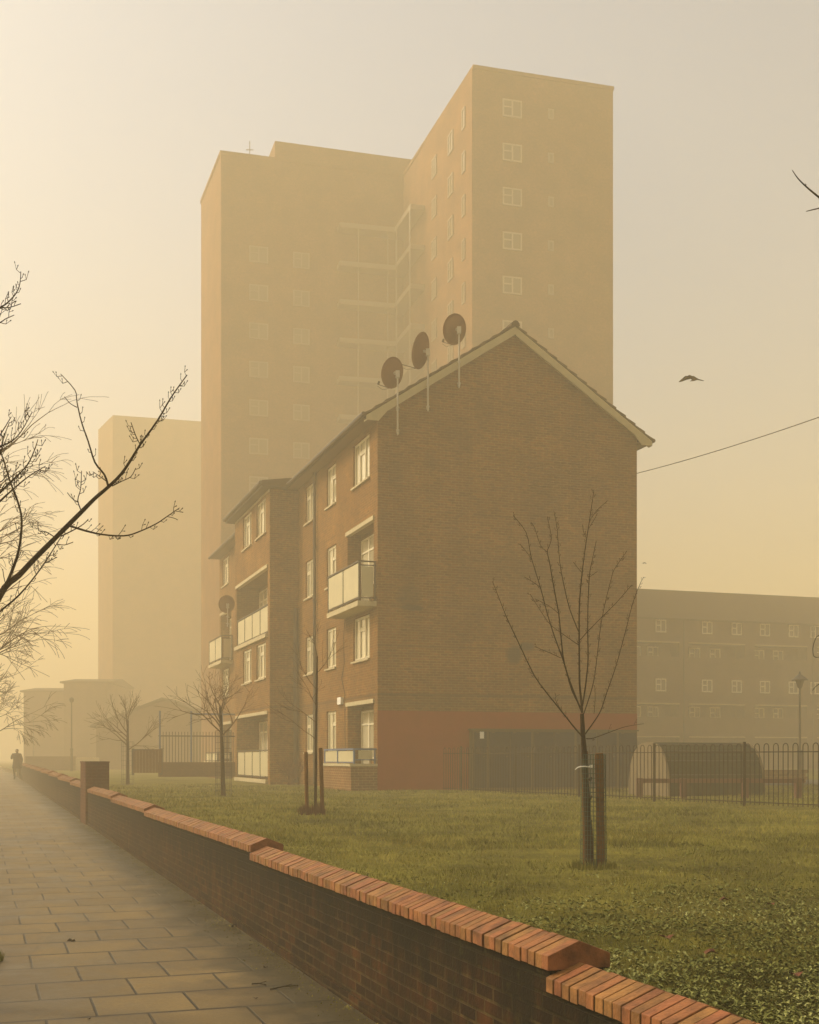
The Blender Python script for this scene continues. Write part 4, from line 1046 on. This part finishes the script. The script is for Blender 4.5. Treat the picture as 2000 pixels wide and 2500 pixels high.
def bare_tree(px, Z, h_trunk, first, nlimb, l, r, label, seed, spread=.75, up=.3, depth=3, tw='pale_twig', lean=0.0, minr=.004, kids=(2, 4)):
    x = (px-1000)/F*Z; g = lawn(Z); t = empty('bare_tree', (x, Z, g), 0, label, 'tree', 'saplings on the lawn'); rg = random.Random(seed)
    b = MB(); pts = [V(0, 0, -.05), V(lean*.3, 0, h_trunk*.5), V(lean*.6, 0, h_trunk), V(lean, 0, h_trunk*1.5)]
    limb(b, pts, r, r*.5, 8, .05, rg); b.build('trunk', M['bark'], t)
    c = MB()
    for k in range(nlimb):
        f = k/max(1, nlimb-1); z = first+(h_trunk*1.5-first)*f; a = rg.uniform(0, 2*math.pi)+k*2.4
        d = V(math.cos(a), math.sin(a), .75+.3*f); grow(c, V(lean*min(1, z/(h_trunk*1.5)), 0, z), d, l*(1-.3*f), r*.33, depth, rg, spread, up, minr, kids)
    c.build('crown', M[tw], t); return t
bare_tree(770, 20.3, 1.75, 1.25, 6, .5, .026, 'thin leaning sapling between two stakes in front of the block', 12, .6, .2, 2, 'pale_twig', .03, .0025, (1, 3))
bare_tree(546, 29.8, 1.45, 1.45, 8, .72, .062, 'spreading bare sapling in a wire guard before the far balcony', 5, .85, .12, 3, 'pale_twig', -.08, .0035, (1, 3))
bare_tree(312, 43, 1.5, 1.2, 8, .80, .068, 'bare forked sapling in fog behind the brick pier', 9, .85, .12, 3, 'pale_twig', .0, .0045, (1, 3))
# the thin sapling's leader
stake(747, 750, 20.3, 1836, 1985, .032, 'rough stake left of the thin sapling with brown grass at its foot')
stake(783, 788, 20.3, 1826, 1990, .034, 'pale leaning stake close by the thin sapling')
guard(P(546, 1945, 29.8).x, 29.8, .20, .18, 1.6, 'wire guard round the spreading sapling near the block', 14, 12, 'dark_metal', 1.0, .003)
guard(P(312, 1915, 43).x, 43, .22, .2, 1.5, 'wire guard round the sapling behind the brick pier', 12, 10, 'dark_metal', 1.0, .0035)
def tuft(loc, n, h, sp, m, name, label, seed):
    rg = random.Random(seed); b = MB()
    for k in range(n):
        a = rg.uniform(0, 6.28); rr = sp*math.sqrt(rg.random()); x, y = rr*math.cos(a), rr*math.sin(a); hh = h*rg.uniform(.5, 1)*(1-.5*rr/sp); w_ = .006
        b.v += [(x-w_, y, -.03), (x+w_, y, -.03), (x+math.cos(a)*hh*.5*rg.random(), y+math.sin(a)*hh*.5, hh)]; i = len(b.v)-3; b.f.append((i, i+1, i+2)); b.m.append(0)
    return tag(b.build(name, m, loc=loc), label, 'grass tuft')
tuft(V(P(762, 1985, 20.2).x, 20.2, lawn(20.2)), 420, .34, .20, M['leaf_brown'], 'grass_tuft', 'dead red brown grass tuft at the foot of the thin sapling', 1)
tuft(V(P(1446, 2100, Z1).x, Z1-.02, g1), 170, .11, .24, M['blade'], 'grass_tuft', 'longer green grass tuft at the foot of the foreground sapling', 2)
tuft(V(*[*wpt(11.6, -2.34)], path_z(10.2)), 500, .16, .13, M['blade'], 'grass_tuft', 'green grass tuft on the pavement edge at the left border', 4)
# brown shrub by the bay
sh_ = empty('shrub', V(P(718, 1915, 42.9).x, 42.6, lawn(43)), 0, 'low brown shrub in the corner beside the projecting bay', 'shrub')
c = MB(); rg = random.Random(4)
for k in range(16): grow(c, V(rg.uniform(-.2, .2), rg.uniform(-.2, .2), 0), V(rg.uniform(-.5, .5), rg.uniform(-.5, .5), 1), .45, .012, 2, rg, .8, .1, .008)
c.build('stems', M['leaf_brown'], sh_)

# big street tree whose limbs reach in from outside the frame on the left
bt = empty('street_tree', (-3.2, 8.4, path_z(8.4)), 0, 'dark budding tree branches reaching in from the left edge', 'tree')
Zb = 8.2; inv = Vector((-3.2, 8.4, path_z(8.4)))
tb = MB(); tk = [V(-3.2, 8.4, path_z(8.4)-.1), V(-3.22, 8.4, 1.2), V(-3.15, 8.35, 2.0), V(-3.05, 8.3, 2.55)]
limb(tb, [p-inv for p in tk], .13, .07, 12, .03, random.Random(1)); tb.build('trunk', M['bark'], bt, smooth=True)
bb_ = MB(); r_ = random.Random(11); S5, O5 = .4638, (0, 600)
def L5(pts, Z=Zb, ze=0.0, sd=0): return [q-inv for q in to3(pts, Z, O5[0], O5[1], S5, .015, sd, ze)]
main = [tk[3]-inv]+L5([(-90,1990),(25,1800),(100,1735),(180,1650),(290,1540),(420,1410),(500,1330),(570,1270),(640,1200),(700,1110),(740,1045),(830,920),(900,800),(985,680)], Zb, .5, 1)
p = limb(bb_, main, .026, .0035, 8, .04, r_); spurs(bb_, p[20:], r_, 22, .075, .0026, 1)
lst = [([(570,1265),(550,1205),(500,1140),(465,1030),(430,930),(405,820),(395,760),(320,675)], .008, .5, 12),
 ([(370,1475),(450,1500),(540,1520),(650,1527),(720,1510),(820,1465),(880,1425),(945,1380)], .008, -.3, 16),
 ([(25,1800),(60,1720),(100,1600),(115,1450),(95,1350),(50,1230),(20,1130),(-10,1030),(30,950),(60,900)], .012, .3, 14),
 ([(-60,1360),(0,1300),(60,1240),(140,1160),(180,1080),(200,1020)], .009, -.2, 26), ([(-60,1400),(0,1345),(60,1290),(150,1215),(240,1160)], .009, .2, 26),
 ([(-60,1120),(0,1060),(60,1030),(110,980),(170,875)], .007, .1, 22), ([(-90,2010),(0,1925),(100,1840),(200,1720),(280,1600),(320,1535)], .008, -.3, 12),
 ([(430,1400),(410,1340),(425,1280),(430,1185)], .0045, .1, 26), ([(410,1350),(380,1330),(355,1300)], .003, 0, 18), ([(290,1535),(240,1505),(205,1500),(200,1455)], .004, .1, 18),
 ([(740,1050),(715,1000),(690,930)], .0035, .1, 24), ([(590,1265),(640,1240),(690,1215),(715,1170)], .004, .1, 22), ([(560,1240),(520,1210),(490,1190)], .003, .1, 16),
 ([(320,1530),(400,1490),(440,1465),(465,1440)], .0045, -.1, 16), ([(405,850),(370,830),(340,795)], .003, .1, 8), ([(300,1570),(340,1575),(385,1560)], .0035, .1, 14), ([(240,1670),(280,1650),(300,1640)], .003, .1, 14),
 ([(-60,360),(0,325),(40,300),(85,250),(105,200),(110,135)], .006, .1, 30), ([(-60,430),(0,405),(30,385),(75,365)], .005, .1, 24), ([(0,325),(50,325),(110,305)], .004, .1, 20),
 ([(880,1425),(920,1435),(935,1443)], .002, 0, 4), ([(915,1395),(965,1403)], .002, 0, 4), ([(-60,1190),(0,1100),(20,1010),(50,930)], .006, .1, 22), ([(0,1300),(30,1250),(60,1250),(70,1200)], .004, 0, 18),
 ([(-40,1250),(10,1240),(50,1180)], .004, 0, 20),([(30,1780),(20,1740),(15,1700)], .003, 0, 12)]
for i, (pts, r0, ze, dn) in enumerate(lst):
    p = limb(bb_, L5(pts, Zb+(.2 if i in (1, 6) else 0), ze, i+5), r0, .0026, 6, .04, r_); spurs(bb_, p, r_, dn, .085, .0026, 1, .1)
for pts in ([(-60,1360),(-300,1700)], [(-60,1120),(-280,1500)], [(-60,360),(-250,1000),(-300,1500)], [(-60,430),(-200,900)], [(-60,1400),(-250,1750)], [(-60,1190),(-280,1600)], [(-90,2010),(-300,2060)]):
    q = L5(pts); q.append(tk[3]-inv); limb(bb_, q, .012, .03, 6)
bb_.build('branches', M['twig'], bt)

# weeping fine-twigged trees further along the left edge
def weeping(px, Z, seed, label, sc=1.0):
    x = (px-1000)/F*Z; g = path_z(Z); t = empty('bare_tree', (x, Z, g), 0, label, 'tree', 'street trees along the left edge'); rg = random.Random(seed)
    b = MB(); limb(b, [V(0, 0, 0), V(.05, 0, 2.5*sc), V(-.05, 0, 4.5*sc), V(.05, 0, 7*sc)], .16*sc, .05, 8, .04, rg); b.build('trunk', M['bark'], t)
    c = MB()
    for k in range(8):
        z = (2.2+4.4*k/7)*sc; a = rg.uniform(-1.4, 1.4)
        d = V(math.cos(a), math.sin(a), .45+.4*k/10); grow(c, V(0, 0, z), d, rg.uniform(1.0, 1.5)*sc, .03*sc, 4, rg, .65, .12, .0036*Z/22, (1, 3), .2)
    c.build('crown', M['pale_twig'], t)
weeping(-150, 24, 21, 'fine twigged drooping tree filling the left edge behind the budding branches')
weeping(-40, 52, 33, 'drooping bare tree deeper in the fog at the left edge near the walking person', .95)
# twigs entering from the right edge
rt_ = empty('street_tree', (5.2, 9.6, lawn(9.6)), 0, 'two bare curved twigs reaching in at the upper right edge', 'tree')
inv2 = Vector((5.2, 9.6, lawn(9.6))); b = MB()
limb(b, [V(0, 0, 0), V(.02, 0, 2.4), V(-.05, 0, 4.8), V(-.1, 0, 6.6)], .12, .04, 8); b.build('trunk', M['bark'], rt_)
b = MB(); S8, O8 = .5336, (1500, 350); r_ = random.Random(2)
for pts, dz in (([(1330, 700), (1080, 360), (937, 247), (880, 200), (840, 160), (814, 122)], 0), ([(1330, 700), (1100, 270), (1000, 285), (937, 297), (878, 311)], 0)):
    q = [v-inv2 for v in to3(pts, 9.4, O8[0], O8[1], S8, .01, 3)]; q = [V(-.05, 0, 4.9)]+q
    p = limb(b, q, .016, .003, 6); spurs(b, p[8:], r_, 5, .02, .003)
limb(b, [V(0, 0, 3.15), V(-.05, 0, 4.95)], .045, .045, 6)
lo = [((2030, 1560), (2000, 1551), (1988, 1568), (1985, 1590), (1992, 1605), (2030, 1600)), ((2060, 1640), (2000, 1670), (1984, 1686))]
for l_ in lo:
    q = [P(x, y, 9.2)-inv2 for x, y in l_]; limb(b, q, .003, .0025, 5); limb(b, [V(0, 0, 3.2), q[0]], .01, .003, 5)
b.build('branches', M['twig'], rt_)

# ------------------------------------------------------------------ grass, weeds, litter
rs = np.random.RandomState(5)
def vnoise(x, y, s, seed):
    r_ = np.random.RandomState(seed); g_ = r_.rand(64, 64); u = x*s; v = y*s
    i, j = np.floor(u).astype(int), np.floor(v).astype(int); fu, fv = u-i, v-j; fu = fu*fu*(3-2*fu); fv = fv*fv*(3-2*fv)
    a, b_, c, d = g_[i % 64, j % 64], g_[(i+1) % 64, j % 64], g_[i % 64, (j+1) % 64], g_[(i+1) % 64, (j+1) % 64]
    return (a*(1-fu)+b_*fu)*(1-fv)+(c*(1-fu)+d*fu)*fv
def scatter(n, z0, z1, power):
    """points on the lawn inside a wide view wedge"""
    u = rs.rand(n); Y = z0*(z1/z0)**(u**power); X = (rs.rand(n)*.82-.36)*Y*1.05
    d = (X-2.572)*.9429+Y*.3331; k = (d > .33)
    # keep off the block and porch
    lx = (X+.91)*.948+(Y-35)*.319; ly = -(X+.91)*.319+(Y-35)*.948
    k &= ~((ly > -.02) & (lx > -.85) & (lx < 8.4))
    X, Y = X[k], Y[k]
    h = np.interp(Y, [a for a, _ in LW], [b_ for _, b_ in LW])+CH+.03*np.sin(X*.9+Y*.5)*np.sin(Y*.31+1)*np.clip((Y-4)/8, 0, 1)
    return X, Y, h
def tri_mesh(name, V3, mt, label=None):
    n = V3.shape[0]; me = bpy.data.meshes.new(name); me.vertices.add(n*3); me.vertices.foreach_set('co', V3.reshape(-1).astype('f4'))
    me.loops.add(n*3); me.loops.foreach_set('vertex_index', np.arange(n*3, dtype='i4')); me.polygons.add(n)
    me.polygons.foreach_set('loop_start', np.arange(0, n*3, 3, dtype='i4')); me.polygons.foreach_set('loop_total', np.full(n, 3, 'i4'))
    me.materials.append(mt); me.update(calc_edges=True); me.validate()
    o = bpy.data.objects.new(name, me); SC.collection.objects.link(o); return o
def blades(n, z0, z1, hmin, hmax, wf, power=1.0):
    X, Y, Z = scatter(n, z0, z1, power); n = len(X)
    cl = vnoise(X, Y, 1.6, 1)*.6+vnoise(X, Y, 5.0, 2)*.4; hh = (hmin+(hmax-hmin)*cl**2)*(.6+.6*rs.rand(n))
    a = rs.rand(n)*2*np.pi; la = vnoise(X, Y, 2.2, 3)*12+rs.rand(n)*1.8; ln = hh*(.35+.6*rs.rand(n)); w_ = wf*(.6+.8*rs.rand(n))*np.clip(Y/9, .7, 4)
    ca, sa = np.cos(a)*w_, np.sin(a)*w_
    v = np.empty((n, 3, 3)); v[:, 0] = np.stack([X-ca, Y-sa, Z-.01], 1); v[:, 1] = np.stack([X+ca, Y+sa, Z-.01], 1); v[:, 2] = np.stack([X+np.cos(la)*ln, Y+np.sin(la)*ln, Z+hh], 1)
    return v
gv = np.concatenate([blades(150000, 4.3, 16, .018, .095, .0022), blades(110000, 14, 42, .03, .10, .0028)])
o = tri_mesh('grass', gv, M['blade']); o['kind'] = 'stuff'
# frosted broad leaves, mostly in the near corner
X, Y, Z = scatter(150000, 4.3, 14, 1.0)
cl = vnoise(X, Y, .7, 9)*.5+vnoise(X, Y, 2.5, 10)*.5; near = np.clip((10.5-Y)/4.5, 0, 1)*.85+.05
k = rs.rand(len(X)) < near*np.clip((cl-.28)*2.4, 0.04, 1); X, Y, Z, cl = X[k], Y[k], Z[k], cl[k]; n = len(X)
hgt_ = .015+.06*cl*rs.rand(n)+.05*vnoise(X, Y, 6, 11)
sz = .008+.010*rs.rand(n); a = rs.rand(n)*6.283; tl = .35+.9*rs.rand(n); aw = a+np.pi/2
tipx, tipy = X+np.cos(a)*sz*2.2, Y+np.sin(a)*sz*2.2; zt = Z+hgt_
v1 = np.empty((n, 3, 3)); v2 = np.empty((n, 3, 3))
bs = np.stack([X, Y, zt-sz*tl*.9], 1); tp = np.stack([tipx, tipy, zt+sz*(rs.rand(n)-.6)], 1)
ml_ = np.stack([(X+tipx)/2+np.cos(aw)*sz*.8, (Y+tipy)/2+np.sin(aw)*sz*.8, zt+sz*.3], 1); mr_ = np.stack([(X+tipx)/2-np.cos(aw)*sz*.8, (Y+tipy)/2-np.sin(aw)*sz*.8, zt+sz*.25], 1)
v1[:, 0], v1[:, 1], v1[:, 2] = bs, ml_, tp; v2[:, 0], v2[:, 1], v2[:, 2] = bs, tp, mr_
o = tri_mesh('ground_cover_leaves', np.concatenate([v1, v2]), M['weed']); o['kind'] = 'stuff'

def leaf(loc, s, rz, m, label, name='fallen_leaf', cat='leaf', grp='fallen leaves'):
    b = MB(); pts = []
    for i in range(9):
        a = 2*math.pi*i/9; r_ = s*(1 if i % 2 else .62); pts.append((r_*math.cos(a), .7*r_*math.sin(a), .008+.012*math.sin(2*a)*s/.05))
    c = (0, 0, .006)
    for i in range(9):
        b.poly([c, pts[i], pts[(i+1) % 9]])
    o = b.build(name, m, loc=loc); o.rotation_euler = (0, 0, rz); return tag(o, label, cat, grp)
def on_path(px, py):
    Z = 1.72*F/(py-1850)
    for _ in range(4): Z = (CH-path_z(Z))*F/(py-1850)
    p = P(px, py, Z); p.z = path_z(Z)+.003; return p
for (px, py, s, lb) in ((175, 2298, .06, 'dark curled leaf lying alone in the middle of the pavement'), (575, 2262, .07, 'dark clump of leaves against the wall foot near the step'),
                        (648, 2363, .035, 'small dark leaf on the pavement beside the wall'), (625, 2440, .02, 'tiny dark leaf near the lower twigs by the wall'), (217, 2490, .018, 'tiny pale scrap at the bottom edge of the pavement')):
    leaf(on_path(px, py), s, px*.1, M['debris'], lb)
for (px, py, s, lb) in ((1768, 2220, .05, 'red brown leaf on the grass right of the sapling'), (1883, 2233, .035, 'small orange leaf on the grass near the right edge'), (1628, 2318, .05, 'brown leaf lying in the frosted weeds'), (1736, 2358, .06, 'dark curled leaf in the frosted weeds'), (1942, 2415, .045, 'dark red leaf in the lower right corner weeds')):
    Z = 1.12*F/(py-1850)
    for _ in range(4): Z = -lawn_rel(Z)*F/(py-1850)
    q = P(px, py, Z); q.z = lawn(Z)+.07; leaf(q, s, px*.1, M['leaf_brown'], lb)
for (x0, y0, x1, y1, lb) in ((615, 2405, 650, 2407, 'short dark twig on the pavement by the wall'), (660, 2418, 728, 2409, 'longer curved twig on the pavement near the bottom')):
    a, c = on_path(x0, y0), on_path(x1, y1); m_ = (a+c)/2+V(0, .01, .012); b = MB(); b.tube([a+V(0, 0, .006), m_, c+V(0, 0, .006)], .005, 5); b.tube([m_, m_+V(.05, .03, .01)], .003, 4)
    tag(b.build('fallen_twig', M['debris']), lb, 'twig', 'fallen twigs')
# grit and moss crumbs at the foot of the wall
n = 5000; t_r = 3+rs.rand(n)**1.5*30; d_r = -np.abs(rs.randn(n))*.13+.02
Xg = 2.572-.3331*t_r+.9429*d_r; Yg = .9429*t_r+.3331*d_r; Zg = CH-1.77+.008*Yg; s = .003+.007*rs.rand(n)**2; a = rs.rand(n)*6.28
v = np.empty((n, 3, 3)); v[:, 0] = np.stack([Xg+np.cos(a)*s, Yg+np.sin(a)*s, Zg+.002], 1); v[:, 1] = np.stack([Xg-np.sin(a)*s, Yg+np.cos(a)*s, Zg+.002], 1); v[:, 2] = np.stack([Xg-np.cos(a)*s*.4, Yg, Zg+s*1.3], 1)
o = tri_mesh('moss_crumbs', v, M['blade']); o['kind'] = 'stuff'

# ------------------------------------------------------------------ haze
b = MB(); b.box(-260, 260, -70, 410, -1.4, CH+46)
hz = bpy.data.materials.new('haze'); hz.use_nodes = True; nt = hz.node_tree; nt.nodes.clear()
pv = nt.nodes.new('ShaderNodeVolumePrincipled'); pv.inputs['Color'].default_value = HAZE_COLOR; pv.inputs['Density'].default_value = HAZE_DENSITY; pv.inputs['Anisotropy'].default_value = HAZE_G
om = nt.nodes.new('ShaderNodeOutputMaterial'); nt.links.new(pv.outputs[0], om.inputs['Volume'])
o = b.build('haze', hz); o['kind'] = 'stuff'
